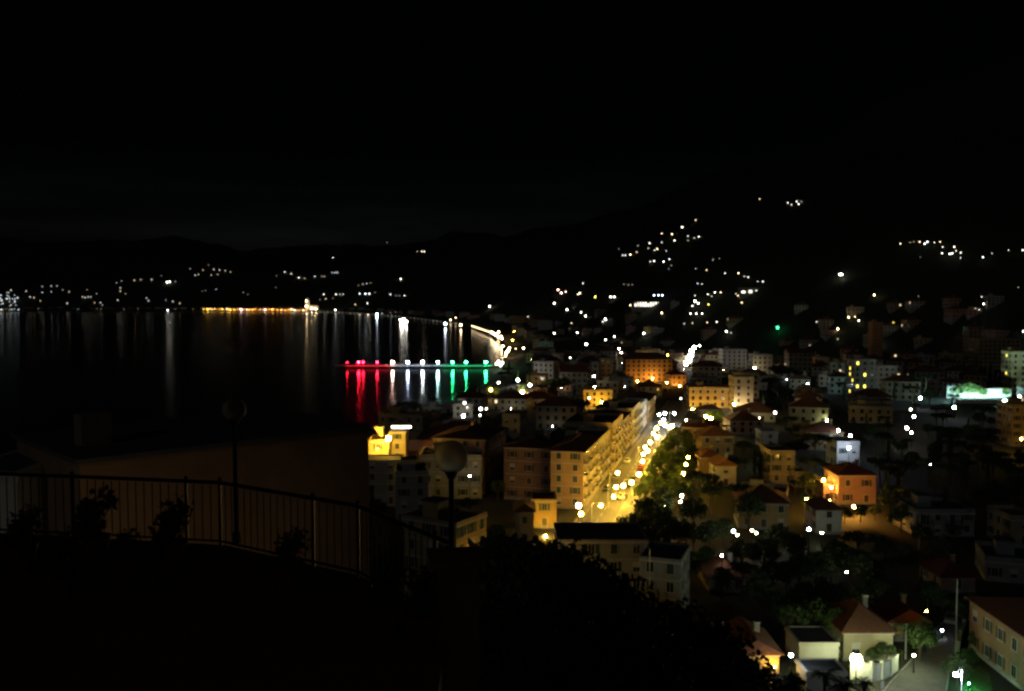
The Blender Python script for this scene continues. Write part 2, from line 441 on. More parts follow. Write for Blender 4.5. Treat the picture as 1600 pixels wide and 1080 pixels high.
def building(name, cat, P, w, dp, h, yaw=0.0, wall='cream', roof='hip', rmat='tile', shut='green_sh', balc=0, balc_left=False, balc_right=False,
             label=None, group=None, mk=None, win=True, lit=None, litp=0.0, prot=True, storey=3.0, sink=3.0, door=True, faces=('front', 'left', 'right'),
             rise=None, parapet=0.9, wpitch=3.0, rx=None, stair=True):
    P = Vector(P)
    root = empty(name, P, yaw, label=label, cat=cat, group=group)
    c, s = math.cos(yaw), math.sin(yaw)
    ctr = Vector((P.x - dp / 2 * s, P.y + dp / 2 * c, P.z))
    FOOT.append((ctr.x, ctr.y, max(w, dp) / 2 * 1.08))
    bb = bbox_px(P, w, dp, h, yaw)
    if prot: PROT.append((bb[0], bb[1], bb[2], bb[3], ctr.y))
    if mk: mark(mk, P + Vector((0, 0, h * 0.6)))
    dist = P.y
    x0, x1 = -w / 2, w / 2
    b = MB(); b.box(x0, x1, 0, dp, -sink, h, wall)
    b.box(x0 - 0.06, x1 + 0.06, -0.06, dp + 0.06, -sink + 0.01, 0.6, 'concrete')
    b.box(x0 - 0.14, x1 + 0.14, -0.14, dp + 0.14, h - 0.28, h + 0.012, 'trim')
    ns = max(1, int(round(h / storey)))
    if h > 8:
        for k in range(1, ns): b.box(x0 - 0.05, x1 + 0.05, -0.05, dp + 0.05, k * h / ns - 0.1, k * h / ns + 0.03, 'trim')
    b.obj('wall', root)
    # roof
    b = MB(); e = 0.55; z = h + 0.014
    if roof in ('hip', 'gable'):
        X0, X1, Y0, Y1 = x0 - e, x1 + e, -e, dp + e
        rs = rise if rise else 0.26 * min(w, dp) + 0.4
        if roof == 'hip':
            if w >= dp: i = (Y1 - Y0) / 2; rg = [(X0 + i, dp / 2), (X1 - i, dp / 2)]
            else: i = (X1 - X0) / 2; rg = [(0, Y0 + i), (0, Y1 - i)]
        else:
            rg = [(X0, dp / 2), (X1, dp / 2)] if (rx if rx is not None else w >= dp) else [(0, Y0), (0, Y1)]
        vs = [(X0, Y0, z), (X1, Y0, z), (X1, Y1, z), (X0, Y1, z)] + [(X0, Y0, z + .16), (X1, Y0, z + .16), (X1, Y1, z + .16), (X0, Y1, z + .16)] + [(rg[0][0], rg[0][1], z + rs), (rg[1][0], rg[1][1], z + rs)]
        fs = [(3, 2, 1, 0), (0, 1, 5, 4), (1, 2, 6, 5), (2, 3, 7, 6), (3, 0, 4, 7)]
        if rg[0][1] == rg[1][1]: fs += [(4, 5, 9, 8), (6, 7, 8, 9), (5, 6, 9), (7, 4, 8)]
        else: fs += [(4, 5, 8), (6, 7, 9), (5, 6, 9, 8), (7, 4, 8, 9)]
        b.add(vs, fs, rmat)
        a, d = Vector((*rg[0], z + rs)), Vector((*rg[1], z + rs))
        if (a - d).length > 0.5: b.tube([a, d], 0.13, rmat, 6)
        ro = b.obj('roof', root)
        ch = MB(); cx = w * 0.22; ch.box(cx - 0.35, cx + 0.35, dp * 0.55, dp * 0.55 + 0.6, h + 0.3, z + rs + 0.5, wall); ch.box(cx - 0.45, cx + 0.45, dp * 0.55 - 0.1, dp * 0.55 + 0.7, z + rs + 0.5, z + rs + 0.62, 'trim')
        ch.obj('chimney', ro)
    else:
        b.box(x0 + 0.25, x1 - 0.25, 0.25, dp - 0.25, z, z + 0.12, 'roofgrey')
        for (a0, a1, c0, c1) in ((x0 - .1, x1 + .1, -.1, .22), (x0 - .1, x1 + .1, dp - .22, dp + .1), (x0 - .1, x0 + .22, .22, dp - .22), (x1 - .22, x1 + .1, .22, dp - .22)):
            b.box(a0, a1, c0, c1, z, z + parapet, wall)
        ro = b.obj('roof', root)
        if stair and w > 7 and dp > 6:
            sb = MB(); sb.box(-w * .3, -w * .3 + 3, dp * .45, dp * .45 + 3, z + .12, z + 2.6, wall); sb.box(-w * .3 - .2, -w * .3 + 3.2, dp * .45 - .2, dp * .45 + 3.2, z + 2.6, z + 2.78, 'roofgrey')
            sb.obj('stair_head', ro)
            an = MB(); ax = w * .25; an.tube([(ax, dp * .6, z + .12), (ax, dp * .6, z + 3.2)], .03, 'metal', 5)
            for q in range(4): an.tube([(ax - .5 + q * .08, dp * .6, z + 2.4 + q * .2), (ax + .5 - q * .08, dp * .6, z + 2.4 + q * .2)], .015, 'metal', 4)
            an.obj('antenna', ro)
    # windows
    if win:
        rnd = random.Random(int(P.x * 13 + P.y * 7))
        spots = []
        for f in faces:
            L = w if f in ('front', 'back') else dp
            n = max(1, int(L / wpitch)); hs = h / ns
            for k in range(ns):
                for i in range(n):
                    t = (i + 0.5) / n * L
                    zz = k * hs + 0.95
                    if f == 'front': spots.append((x0 + t, -0.004, zz, 0.0, f, k, i))
                    elif f == 'left': spots.append((x0 - 0.004, dp - t, zz, -math.pi / 2, f, k, i))
                    elif f == 'right': spots.append((x1 + 0.004, t, zz, math.pi / 2, f, k, i))
        dn = w and int(max(1, int(w / wpitch)) / 2)
        if dist < 330:
            for (x, y, zz, rz, f, k, i) in spots:
                if door and f == 'front' and k == 0 and i == dn:
                    put('door', door_mesh('brown_sh'), root, (x, y, 0.05), rz); continue
                l = lit if (lit and rnd.random() < litp) else None
                bal = (f == 'front' and balc and k > 0 and i % balc == 0) or (f == 'left' and balc_left and k > 0 and i % 2 == 0) or (f == 'right' and balc_right and k > 0 and i % 2 == 0)
                if bal:
                    put('window', window_mesh(shut, l, 1.1, 2.1, rnd.choice([1, 2, 3])), root, (x, y, zz - 0.85 + 0.02), rz)
                    put('balcony', balcony_mesh(3.4), root, (x, y, zz - 0.95 + 0.06), rz)
                else: put('window', window_mesh(shut, l, 1.05, 1.5, 1 if l else rnd.choice([1, 1, 2, 2, 3, 0])), root, (x, y, zz), rz)
        else:
            b = MB(); bl = MB()
            for (x, y, zz, rz, f, k, i) in spots:
                if rz == 0: bx = (x - .55, x + .55, -.05, .02); fr = (x - .68, x + .68, -.03, .02)
                elif rz < 0: bx = (x0 - .05, x0 + .02, y - .55, y + .55); fr = (x0 - .03, x0 + .02, y - .68, y + .68)
                else: bx = (x1 - .02, x1 + .05, y - .55, y + .55); fr = (x1 - .02, x1 + .03, y - .68, y + .68)
                l = E(*lit) if (lit and rnd.random() < litp) else 'glass'
                b.box(*bx, zz, zz + 1.5, l); b.box(*fr, zz - .13, zz + 1.6, shut if rnd.random() < 0.5 else 'trim')
            tag(b.obj('windows', root), kind='stuff')
    return root
def bpx(px0, px1, ptop, depth, dp=10, **k):
    """a building whose front spans px0..px1 at that depth and whose eaves are seen at ptop"""
    a = atd(px0, 600, depth); c = atd(px1, 600, depth)
    x = (a.x + c.x) / 2; zb = zland(x, depth); zt = atd((px0 + px1) / 2, ptop, depth).z
    yaw = k.pop('yaw', 0.0)
    return building(k.pop('name', 'house'), k.pop('cat', 'house'), (x, depth, zb), (c.x - a.x) / math.cos(yaw), dp, max(2.6, zt - zb), yaw, **k)
def D(py, z=ZP): return (H - z) * FPX / (py - 470.0)     # depth of flat ground seen at a row

# ------------------------------------------------------------------ lamps
LAMPS = []
def lamp(px, py, hue='white', I=60.0, r=0.32, hh=7.0, look=None, label=None, group=None, depth=None, arm=None, mk=None, kind='globe', sample=True):
    """a lamp whose light is seen at px, py; hh = height of the light above the land"""
    r *= .74
    p = atd(px, py, depth) if depth else at(px, py, hh)
    z0 = zland(p.x, p.y)
    L = I / (math.pi * r * r)
    tilt = Vector((p.x, p.y, z0))
    root = empty('street_lamp' if hh > 2.5 else 'garden_lamp', tilt, 0, cat='street lamp' if hh > 2.5 else 'garden lamp', group=group)
    ph = p.z - z0; ox = 0.0
    b = MB()
    if arm:
        ax = arm; oy = 0
        b.tube([(ax, 0, -0.5), (ax, 0, ph * 0.55), (ax, 0, ph + 0.55)], [0.11, 0.085, 0.06], 'galv', 7); b.obj('pole', root)
        b = MB(); b.tube([(ax, 0, ph + 0.5), (ax * 0.6, 0, ph + 0.75), (0, 0, ph + r + 0.1)], [0.05, 0.045, 0.04], 'galv', 6); b.obj('arm', root)
    else:
        b.tube([(0, 0, -0.5), (0, 0, ph * 0.55), (0, 0, max(ph - r, 0.05))], [0.11, 0.085, 0.055], 'metal', 7); b.obj('pole', root)
    b = MB(); b.ball((0, 0, ph), r, E(hue, L, sample), 14 if p.y < 160 else 8, 9 if p.y < 160 else 6); b.obj('lamp_globe', root)
    b = MB(); b.tube([(0, 0, ph + r * 1.0), (0, 0, ph + r * 1.12), (0, 0, ph + r * 1.3)], [r * .55, r * .6, r * .1], 'metal', 8); b.obj('lamp_cap', root)
    LAMPS.append((px, py, p.y))
    PROT.append((px - 5, px + 5, py - 5, py + 5, p.y))
    FOOT.append((p.x, p.y, 1.0))
    if label: root['label'] = label
    elif look: PENDING.append((root, look, p))
    if mk: mark(mk, p)
    return root
STUFF = MB(); CL = {}
_far = {}
def far_lamp(px, py, hue='white', s=8.0, k=0.95, off=5.0, label=None, group=None, look=None, sample=False, name='lamp_post', cat='lamp', stuff=False):
    """a lamp far off: post and lantern, enlarged with distance so its glare reads as one point"""
    p = at(px, py, off); d = p.y; r = max(0.3, .72 * k * d / FPX)
    if stuff or (group and s <= 2.2 and label):
        STUFF.ball(p, r, E(hue, s, False), 6, 4); STUFF.tube([p - Vector((0, 0, off + 4)), p - Vector((0, 0, r))], 0.12, 'metal', 4); return
    key = (hue, s, round(r, 2), off, sample)
    me = _far.get(key)
    if me is None:
        b = MB(); b.ball((0, 0, 0), r, E(hue, s, sample), 6, 4); b.tube([(0, 0, -off - 4), (0, 0, -r)], 0.12, 'metal', 4)
        b.tube([(0, 0, r), (0, 0, r * 1.2)], [r * .6, r * .2], 'metal', 6)
        me = _far[key] = b.mesh('lamp_post')
    o = put(name, me, None, p); tag(o, label, cat, group)
    if group and label and label.startswith('one of'): CL.setdefault(group, []).append((px, py, o))
    LAMPS.append((px, py, p.y))
    if label is None and look: PENDING.append((o, look, p))
    return o

# ------------------------------------------------------------------ trees
def leaf_cloud(b, c, rad, n, size, m, rnd, squash=1.0):
    for _ in range(n):
        while True:
            v = Vector((rnd.uniform(-1, 1), rnd.uniform(-1, 1), rnd.uniform(-1, 1)))
            if v.length < 1: break
        v = Vector((v.x * rad, v.y * rad, v.z * rad * squash)) + Vector(c)
        a = Vector((rnd.gauss(0, 1), rnd.gauss(0, 1), rnd.gauss(0, 1))).normalized()
        t = a.orthogonal().normalized(); u = a.cross(t)
        q = rnd.uniform(0, 6.28); t, u = t * math.cos(q) + u * math.sin(q), u * math.cos(q) - t * math.sin(q)
        s = size * rnd.uniform(0.6, 1.3)
        b.add([v - t * s * .5, v + u * s * .32, v + t * s * .6, v - u * s * .32], [(0, 1, 2, 3)], m)
def tree_proto(kind, seed, clumps, per, size, m1, m2):
    rnd = random.Random(seed); t = MB(); c = MB()
    if kind == 'broad':                       # 8 m
        t.tube([(0, 0, -1.5), (0.05, 0, 1.2), (0.1, 0.05, 2.6), (0.05, 0.1, 4.2), (0.1, 0, 6.2)], [.26, .2, .16, .11, .04], 'bark', 7)
        cs = []
        for i in range(clumps):
            a = rnd.uniform(0, 6.283); e = rnd.uniform(-0.55, 1.0); rr = rnd.uniform(1.5, 2.7) * math.sqrt(max(0.05, 1 - max(0, e) ** 2))
            cs.append((math.cos(a) * rr, math.sin(a) * rr, 5.1 + e * 2.3))
        for i in range(min(9, clumps)):
            p = cs[i]; t.tube([(0.08, 0.05, 2.4 + i * .25), (p[0] * .55, p[1] * .55, (2.6 + p[2]) / 2 + .4), p], [.09, .06, .02], 'bark', 5)
        for i, p in enumerate(cs): leaf_cloud(c, p, rnd.uniform(.75, 1.25), per, size, m1 if i % 3 else m2, rnd, .8)
    elif kind == 'pine':                      # 11 m umbrella pine
        t.tube([(0, 0, -1.5), (.1, 0, 3), (.25, .1, 6), (.3, .2, 9)], [.3, .24, .18, .08], 'bark', 7)
        for i in range(clumps):
            a = rnd.uniform(0, 6.283); rr = 4.1 * math.sqrt(rnd.random()); p = (math.cos(a) * rr + .3, math.sin(a) * rr, 9.6 + rnd.uniform(-.4, .5) - rr * .13)
            if i < 9: t.tube([(.25, .1, 6 + i * .25), (p[0] * .5, p[1] * .5, 8.2), p], [.1, .07, .03], 'bark', 5)
            leaf_cloud(c, p, rnd.uniform(.8, 1.3), per, size, m1 if i % 3 else m2, rnd, .5)
    elif kind == 'cypress':                   # 10 m
        t.tube([(0, 0, -1.5), (0, 0, 3), (0, 0, 8.5)], [.2, .14, .03], 'bark', 6)
        for i in range(clumps):
            z = .8 + 9.0 * (i + .5) / clumps; w = .95 * math.sin(min(1, (10.2 - z) / 6.5) * 1.45) * min(1, z / 1.8 + .4); a = rnd.uniform(0, 6.283)
            leaf_cloud(c, (math.cos(a) * w * .45, math.sin(a) * w * .45, z), max(.25, w * .7), per, size, m1 if i % 3 else m2, rnd, 1.5)
    elif kind == 'palm':                      # 7 m
        t.tube([(0, 0, -1.5), (.1, 0, 2), (.25, 0, 4.2), (.3, 0, 5.6)], [.24, .2, .18, .22], 'bark', 8)
        for i in range(clumps):
            a = 6.283 * i / clumps + rnd.uniform(-.15, .15); el = rnd.uniform(-.2, 1.15); Lf = rnd.uniform(1.9, 2.6); prev = None
            for k in range(9):
                q = k / 8; d = Vector((math.cos(a), math.sin(a), 0)); p = Vector((.3, 0, 5.7)) + d * (Lf * q * math.cos(el * .7)) + Vector((0, 0, Lf * (q * math.sin(el) - .62 * q * q)))
                if prev is not None:
                    sd = d.cross(Vector((0, 0, 1)))
                    for sg in (-1, 1):
                        tip = (p + prev) / 2 + sd * sg * .55 * math.sin(.35 + q * 2.6) + d * .22 - Vector((0, 0, .16))
                        c.add([prev, p, tip], [(0, 1, 2)], m1 if i % 2 else m2)
                prev = p
    elif kind == 'shrub':                     # 1 m bushy pot plant
        for i in range(clumps):
            a = rnd.uniform(0, 6.283); rr = rnd.uniform(0, .32); p = (math.cos(a) * rr, math.sin(a) * rr, rnd.uniform(.45, 1.1))
            t.tube([(0, 0, .25), p], [.02, .008], 'bark', 4); leaf_cloud(c, p, rnd.uniform(.12, .25), per, size, m1 if i % 3 else m2, rnd, 1.2)
    return t.mesh('trunk'), c.mesh('crown')
TR = {('broad', k): tree_proto('broad', 11 + k, 34, 44, .52, 'leaf', 'leaf2') for k in range(3)}
TR.update({('street', k): tree_proto('broad', 21 + k, 40, 50, .5, 'street_leaf', 'leaf2') for k in range(2)})
TR.update({('slim', 0): tree_proto('cypress', 62, 34, 40, .4, 'street_leaf', 'leaf2')})
TR.update({('dense', k): tree_proto('broad', 31 + k, 60, 150, .26, 'leaf', 'pine') for k in range(2)})
TR.update({('pine', k): tree_proto('pine', 51 + k, 40, 40, .5, 'pine', 'leaf') for k in range(2)})
TR.update({('cypress', 0): tree_proto('cypress', 61, 34, 34, .4, 'pine', 'leaf')})
TR.update({('palm', 0): tree_proto('palm', 71, 22, 0, 0, 'leaf', 'pine')})
TR.update({('shrub', k): tree_proto('shrub', 81 + k, 16, 42, .11, 'leaf', 'leaf2') for k in range(2)})
KINDW = {'slim': ('cypress_tree', 'slim tree'), 'street': ('broadleaf_tree', 'leafy street tree'), 'broad': ('broadleaf_tree', 'dark bushy broadleaf tree'), 'dense': ('broadleaf_tree', 'large black leafy tree'), 'pine': ('pine_tree', 'dark spreading umbrella pine'),
         'cypress': ('cypress_tree', 'slim dark cypress'), 'palm': ('palm_tree', 'palm with drooping fronds'), 'shrub': ('shrub', 'leafy shrub')}
_tn = 0
def tree(kind, p, s=1.0, look=None, label=None, group=None, rz=None, sz=1.0, mk=None):
    global _tn
    _tn += 1
    v = [k for k in TR if k[0] == kind]; me = TR[v[_tn % len(v)]]
    root = empty(KINDW[kind][0], p, rz if rz is not None else random.uniform(0, 6.28), cat='shrub' if kind == 'shrub' else 'tree', group=group)
    root.scale = (s, s, s * sz)
    put('trunk', me[0], root); put('crown', me[1], root)
    top = Vector(p) + Vector((0, 0, 5 * s))
    if label: root['label'] = label
    else: PENDING.append((root, look or KINDW[kind][1], top))
    FOOT.append((p[0], p[1], 2.0 * s))
    if mk: mark(mk, top)
    return root
def tpx(kind, px, ptop, depth, look=None, **k):
    """a tree at that depth whose top is seen at px, ptop"""
    a = atd(px, ptop, depth); z = zland(a.x, depth); full = {'slim': 10.2, 'street': 8.2, 'broad': 8.2, 'dense': 8.2, 'pine': 10.6, 'cypress': 10.2, 'palm': 6.6, 'shrub': 1.2}[kind]
    return tree(kind, (a.x, depth, z), max(.3, (a.z - z) / full), look, **k)

# ------------------------------------------------------------------ the main street
mark('near end of the main street', st(2, 0, 0))
mark('far end of the main street', st(190, 0, 3))
BL = [(22, 46, 13.8, 8, 'ochre', 'six window columns'), (47.5, 69, 12.0, 15, 'cream', ''), (70, 92, 13.6, 14, 'ochre', ''), (93.5, 118, 11.6, 14, 'pink', ''),
      (119, 143, 12.0, 13, 'cream', ''), (144, 170, 10.0, 13, 'white', ''), (171.5, 200, 9.6, 12, 'ochre', '')]
LB = ['ochre corner block with the big pink white light at its foot', 'cream apartment block with balconies, next after the ochre corner block',
      'ochre apartment block with balconies, third along the main street from the corner', 'pink apartment block, fourth along the lit main street from the corner',
      'low cream apartment block, fifth along the main street from the corner', 'white apartment block, sixth along the main street from the corner',
      'last ochre block on the seaward side at the far end of the main street']
for i, (s0, s1, h, dp, wl, _) in enumerate(BL):
    building('apartment_block', 'apartment block', st((s0 + s1) / 2, [-5.0, -5.6, -5.0, -6.0, -5.2, -5.8, -5.2][i]), s1 - s0, dp, h, math.pi / 2 - TH, wl, 'flat' if i % 3 else 'hip', balc=2, label=LB[i],
             group='apartment blocks along the main street', shut='brown_sh' if i % 2 else 'green_sh', lit=('warm', 2.0), litp=0.03, rise=1.6, faces=('front', 'left'))
mark('ochre corner block', st(30, -12, 8))
building('apartment_block', 'apartment block', st(28, -19.8), 13, 17, 13.2, -TH, 'brownwall', 'hip', label='brown block set back behind the seaward side of the ochre corner block', group='apartment blocks along the main street', rise=1.6, faces=('front',), shut='brown_sh', wpitch=3.6, door=False)
building('apartment_block', 'apartment block', st(44, -33), 22, 14, 14.0, math.pi / 2 - TH, 'pink', 'hip', balc=0, label='unlit dark pink block seaward of the brown set-back block', group='apartment blocks along the main street', rise=1.6, faces=('front', 'left'), door=False)
for i, (s0, s1, h, wl, lb) in enumerate([(124, 140, 6.4, 'ochre', 'low ochre house behind the far street trees, inland side of the main street')]):
    building('apartment_block', 'apartment block', st((s0 + s1) / 2, 11.5), s1 - s0, 12, h, -math.pi / 2 - TH, wl, 'hip', balc=2, label=lb, group='apartment blocks along the main street', faces=('front', 'right'), rise=1.6)
# street lamps and the trees under them
SL = [(904, 790, 'rosy', 95, .75), (908, 803, 'sodium', 95, .65), (1026, 669, 'sodium', 420, .6), (1033, 661, 'sodium', 420, .6), (939, 790, 'sodium', 330, .42), (959, 776, 'sodium', 420, .42), (965, 739, 'sodium', 420, .48), (998, 741, 'sodium', 520, .6),  # two upper golden lamps added to brighten far road and facades
      (963, 761, 'sodium', 330, .5), (974, 759, 'sodium', 420, .55), (987, 754, 'sodium', 420, .6), (1004, 721, 'sodium', 420, .5), (1005, 710, 'sodium', 420, .5), (1012, 705, 'sodium', 460, .62),
      (1008, 699, 'sodium', 420, .5), (1016, 691, 'sodium', 420, .52), (1027, 683, 'sodium', 420, .75), (1021, 677, 'sodium', 330, .5), (1039, 646, 'cool', 150, .65), (1030, 648, 'blue', 80, .5),
      (1037, 657, 'cool', 150, .65), (1039, 665, 'cool', 120, .6), (1051, 666, 'warm', 190, .75), (1046, 668, 'sodium', 190, .55), (1054, 646, 'white', 60, .45), (1072, 658, 'warm', 190, .75)]
for i, (px, py, hue, I, r) in enumerate(SL):
    lamp(px, py, hue, I * (.8 if hue == 'sodium' else 1), r, 5.0 if i != 1 else 3.4, look={'rosy': 'pinkish street lamp', 'warm': 'warm white street lamp', 'sodium': 'golden street lamp', 'cool': 'cold white street lamp', 'blue': 'bluish street lamp', 'white': 'small white street lamp'}[hue],
         group='street lamps of the main street', arm=(2.0 if i % 2 else -2.0) if i not in (0, 1) else None)
for i, s in enumerate([30, 38, 46, 55, 63, 71, 80, 88, 97, 106, 114, 124]):
    tree('street', st(s, 7.6 + (i % 3) * .6, 0.1), .62 + .09 * (i % 3), 'golden lit street tree', group='street trees along the main street')
for i, (px, pt, d, k) in enumerate([(1044, 735, 232, 'street'), (1092, 738, 234, 'street'), (1056, 758, 214, 'broad'), (1084, 758, 214, 'broad'), (1032, 745, 224, 'street'), (1048, 705, 262, 'broad'), (1090, 712, 258, 'broad'), (1108, 742, 226, 'broad'), (1022, 785, 190, 'broad'), (1040, 812, 172, 'broad'), (1062, 808, 176, 'broad'), (1085, 815, 172, 'broad'), (1110, 812, 176, 'broad'), (1130, 808, 178, 'broad'), (1160, 842, 160, 'broad'), (1195, 838, 162, 'broad'), (1215, 818, 172, 'broad'), (1240, 830, 164, 'broad'), (1100, 850, 158, 'broad'), (1075, 860, 152, 'broad'), (1128, 884, 146, 'broad'), (1160, 880, 146, 'pine'), (1250, 862, 150, 'broad'), (1300, 850, 155, 'broad'), (1330, 852, 152, 'broad'), (1360, 862, 148, 'broad'), (1210, 872, 146, 'broad'), (1255, 905, 136, 'broad'), (1290, 900, 137, 'broad'), (1320, 912, 133, 'broad'), (1360, 900, 137, 'broad'), (1240, 940, 127, 'broad'), (1280, 935, 128, 'broad'), (1310, 945, 126, 'broad'), (1215, 925, 132, 'broad'), (1400, 870, 150, 'pine'), (1450, 905, 140, 'broad'), (1475, 920, 138, 'broad'), (985, 800, 178, 'broad'), (1010, 775, 186, 'broad'), (1035, 760, 196, 'broad'), (1000, 806, 165, 'broad'), (1040, 795, 172, 'broad'), (1060, 745, 214, 'broad'), (1075, 752, 222, 'broad'), (1050, 720, 250, 'broad'), (1085, 700, 262, 'pine'), (1045, 697, 290, 'broad'),
                                    (1060, 690, 300, 'broad'), (1085, 775, 190, 'broad'), (1110, 760, 205, 'pine'), (1165, 690, 262, 'pine'), (1180, 700, 250, 'cypress'), (1188, 705, 246, 'cypress'), (1150, 715, 240, 'pine'), (1240, 690, 250, 'pine'), (1270, 715, 235, 'pine'), (1260, 735, 222, 'broad'),
                                    (1170, 765, 190, 'broad'), (1320, 790, 196, 'broad'), (1345, 786, 198, 'broad'), (1368, 788, 200, 'broad'), (1340, 830, 160, 'pine'), (1385, 835, 165, 'broad'), (1420, 850, 160, 'broad'), (1265, 775, 205, 'broad'), (1280, 860, 150, 'broad'), (1230, 880, 142, 'pine'),
                                    (1190, 895, 135, 'broad'), (1400, 905, 142, 'broad'), (1440, 890, 150, 'cypress'), (1520, 925, 136, 'broad'), (1505, 935, 133, 'broad')]):
    tpx(k, px, pt, d, group='garden trees among the houses')
for i in range(9): tree('broad', st(34 + i * 9.5, 13.5 + (i % 2) * 1.5), .62 + .1 * (i % 3), 'half lit tree behind the street trees', group='street trees along the main street')
# kerbside cars
def car_mesh(paint):
    b = MB(); prof = [(-2.0, .35), (-2.05, .75), (-1.9, .92), (-1.0, .98), (-.45, 1.42), (.85, 1.45), (1.55, 1.0), (1.98, .93), (2.05, .6), (2.0, .35)]
    def ring(w0, w1): return [(x, (w0 if z < 1.0 else w1), z) for x, z in prof]
    l, r = ring(-.84, -.66), ring(.84, .66); n = len(prof)
    b.add(l + r, [(i, i + 1, n + i + 1, n + i) for i in range(n - 1)] + [(n - 1, 0, n, 2 * n - 1), tuple(range(n))[::-1], tuple(range(n, 2 * n))], paint)
    g = MB(); g.add([(-.97, -.68, 1.02), (-.97, .68, 1.02), (-.49, .6, 1.40), (-.49, -.6, 1.40)], [(0, 1, 2, 3)], 'glass'); g.add([(1.5, -.68, 1.05), (1.5, .68, 1.05), (.9, .6, 1.43), (.9, -.6, 1.43)], [(3, 2, 1, 0)], 'glass')
    for s in (-1, 1): g.add([(-.8, s * .80, 1.02), (1.3, s * .80, 1.02), (.8, s * .69, 1.38), (-.42, s * .69, 1.38)], [(0, 1, 2, 3)], 'glass')
    w = MB(); w.tube([(0, -.09, 0), (0, .09, 0)], .32, 'tyre', 12); w.tube([(0, -.1, 0), (0, .1, 0)], .18, 'galv', 10)
    h = MB(); h.ball((0, 0, 0), .11, 'galv', 6, 4)
    return b.mesh('body'), g.mesh('window_glass'), w.mesh('wheel'), h.mesh('headlight')
_cm = {}
def car(p, rz, paint, label, group='parked cars'):
    if paint not in _cm: _cm[paint] = car_mesh(paint)
    b, g, w, h = _cm[paint]; root = empty('parked_car', p, rz, label=label, cat='car', group=group)
    put('body', b, root); put('window_glass', g, root)
    for x in (-1.25, 1.3):
        for y in (-.78, .78): put('wheel', w, root, (x, y, .32))
    for y in (-.58, .58): put('headlight', h, root, (-2.02, y, .7))
    return root
for i, (s, t, pt, lb) in enumerate([(44, -2.6, 'car_dark', 'dark car parked at the kerb nearest the ochre corner block'), (60, -2.6, 'car_silver', 'silver car parked by the cream balcony block'), (86, -2.6, 'car_white', 'white car parked by the third block of the main street'),
                                    (36, 2.6, 'car_white', 'white car parked under the nearest street tree'), (52, 2.6, 'car_dark', 'dark car parked under the street trees beside a silver one'), (58, 2.6, 'car_silver', 'silver car parked under the street trees beside a dark one'), (76, 2.6, 'car_red', 'red car parked under the street trees farther up')]):
    car(st(s, t, .004), math.pi / 2 - TH + (math.pi if t > 0 else 0), pt, lb, 'cars parked along the main street')

# ------------------------------------------------------------------ buildings one can tell apart
bpx(652, 783, 688, 285, 20, roof='hip', wall='grey', label='wide dark house under a big hipped roof near the shore', mk='wide dark hip roof', rise=5.0)
bpx(785, 812, 650, 306, 12, roof='flat', wall='cream', name='apartment_block', cat='apartment block', label='narrow cream block rising at the inland end of the wide hip roof', yaw=R(-12))
bpx(708, 738, 634, 376, 9, roof='flat', wall='white', name='beach_kiosk', cat='kiosk', label='small white beach building lit bright at its entrance', mk='bright beach building', win=True)
bpx(660, 706, 655, 396, 8, roof='flat', wall='white', name='beach_kiosk', cat='kiosk', label='long low pale beach pavilion just seaward of the bright white one')
bpx(574, 606, 690, 236, 9, roof='flat', wall='ochre', name='apartment_block', cat='apartment block', label='flat block with a roof terrace flooded in golden light', mk='golden roof terrace', win=True, parapet=.5)
bpx(607, 633, 676, 243, 7, roof='flat', wall='cream', name='apartment_block', cat='apartment block', label='taller golden lit block beside the flooded roof terrace', parapet=.4)
bpx(566, 624, 721, 214, 8, roof='flat', wall='grey', label='dark flat-roofed house below the golden roof terrace', parapet=.3, stair=False, prot=False)
bpx(618, 668, 742, 196, 10, roof='flat', wall='grey', label='low grey flat-roofed house below the golden roof terrace', yaw=R(8))
bpx(655, 752, 716, 222, 12, roof='flat', wall='grey', label='long grey flat-roofed house between golden terrace and corner block', mk='long grey flat house')
bpx(640, 690, 705, 252, 8, roof='gable', wall='grey', label='grey gabled house beside the golden roof terrace')
a, c = Vector((-8.3, 130, 5)), Vector((-4.0, 137, 5))
building('apartment_block', 'apartment block', (a + c) / 2, 8.2, 10, 16.6, R(58.4), 'ochre', 'flat', label='near block with one tall golden facade behind black leaves', mk='near golden facade', parapet=.5, faces=('front', 'left'), door=False, wpitch=2.7)
bpx(832, 870, 783, 193, 8, roof='flat', wall='ochre', label='low golden lit house at the foot of the corner block', mk='low golden house', parapet=.4)
bpx(806, 834, 800, 180, 8, roof='hip', wall='cream', label='small house with a dark roof in front of the low golden house')
bpx(872, 1014, 846, 140, 11, roof='flat', wall='grey', name='apartment_block', cat='apartment block', label='wide black flat-roofed block across the foot of the main street', mk='wide black flat-roofed block', parapet=.3, stair=False)
bpx(1004, 1064, 876, 131, 9, roof='flat', wall='grey', name='apartment_block', cat='apartment block', label='dim greenish grey block at the inland end of the black flat roof', parapet=.4, yaw=R(-20))
bpx(912, 957, 612, 408, 11, roof='flat', wall='ochre', name='apartment_block', cat='apartment block', label='block with a golden lit top storey beyond the dark roofs', mk='golden-topped block', yaw=R(6))
bpx(978, 1050, 562, 545, 14, roof='hip', wall='ochre', name='apartment_block', cat='apartment block', label='long orange lit building with many windows and arched shadows', mk='long orange building')
bpx(1049, 1073, 586, 520, 10, roof='hip', wall='ochre', label='small orange lit house beside the long orange building', yaw=R(15))
bpx(1078, 1146, 608, 412, 12, roof='flat', wall='ochre', name='school', cat='building', label='golden lit flat-roofed building with two rows of dark windows', mk='golden flat-roofed building', yaw=R(-4))
bpx(1147, 1177, 592, 402, 10, roof='flat', wall='cream', name='apartment_block', cat='apartment block', label='taller pale block at the inland end of the golden flat-roofed building')
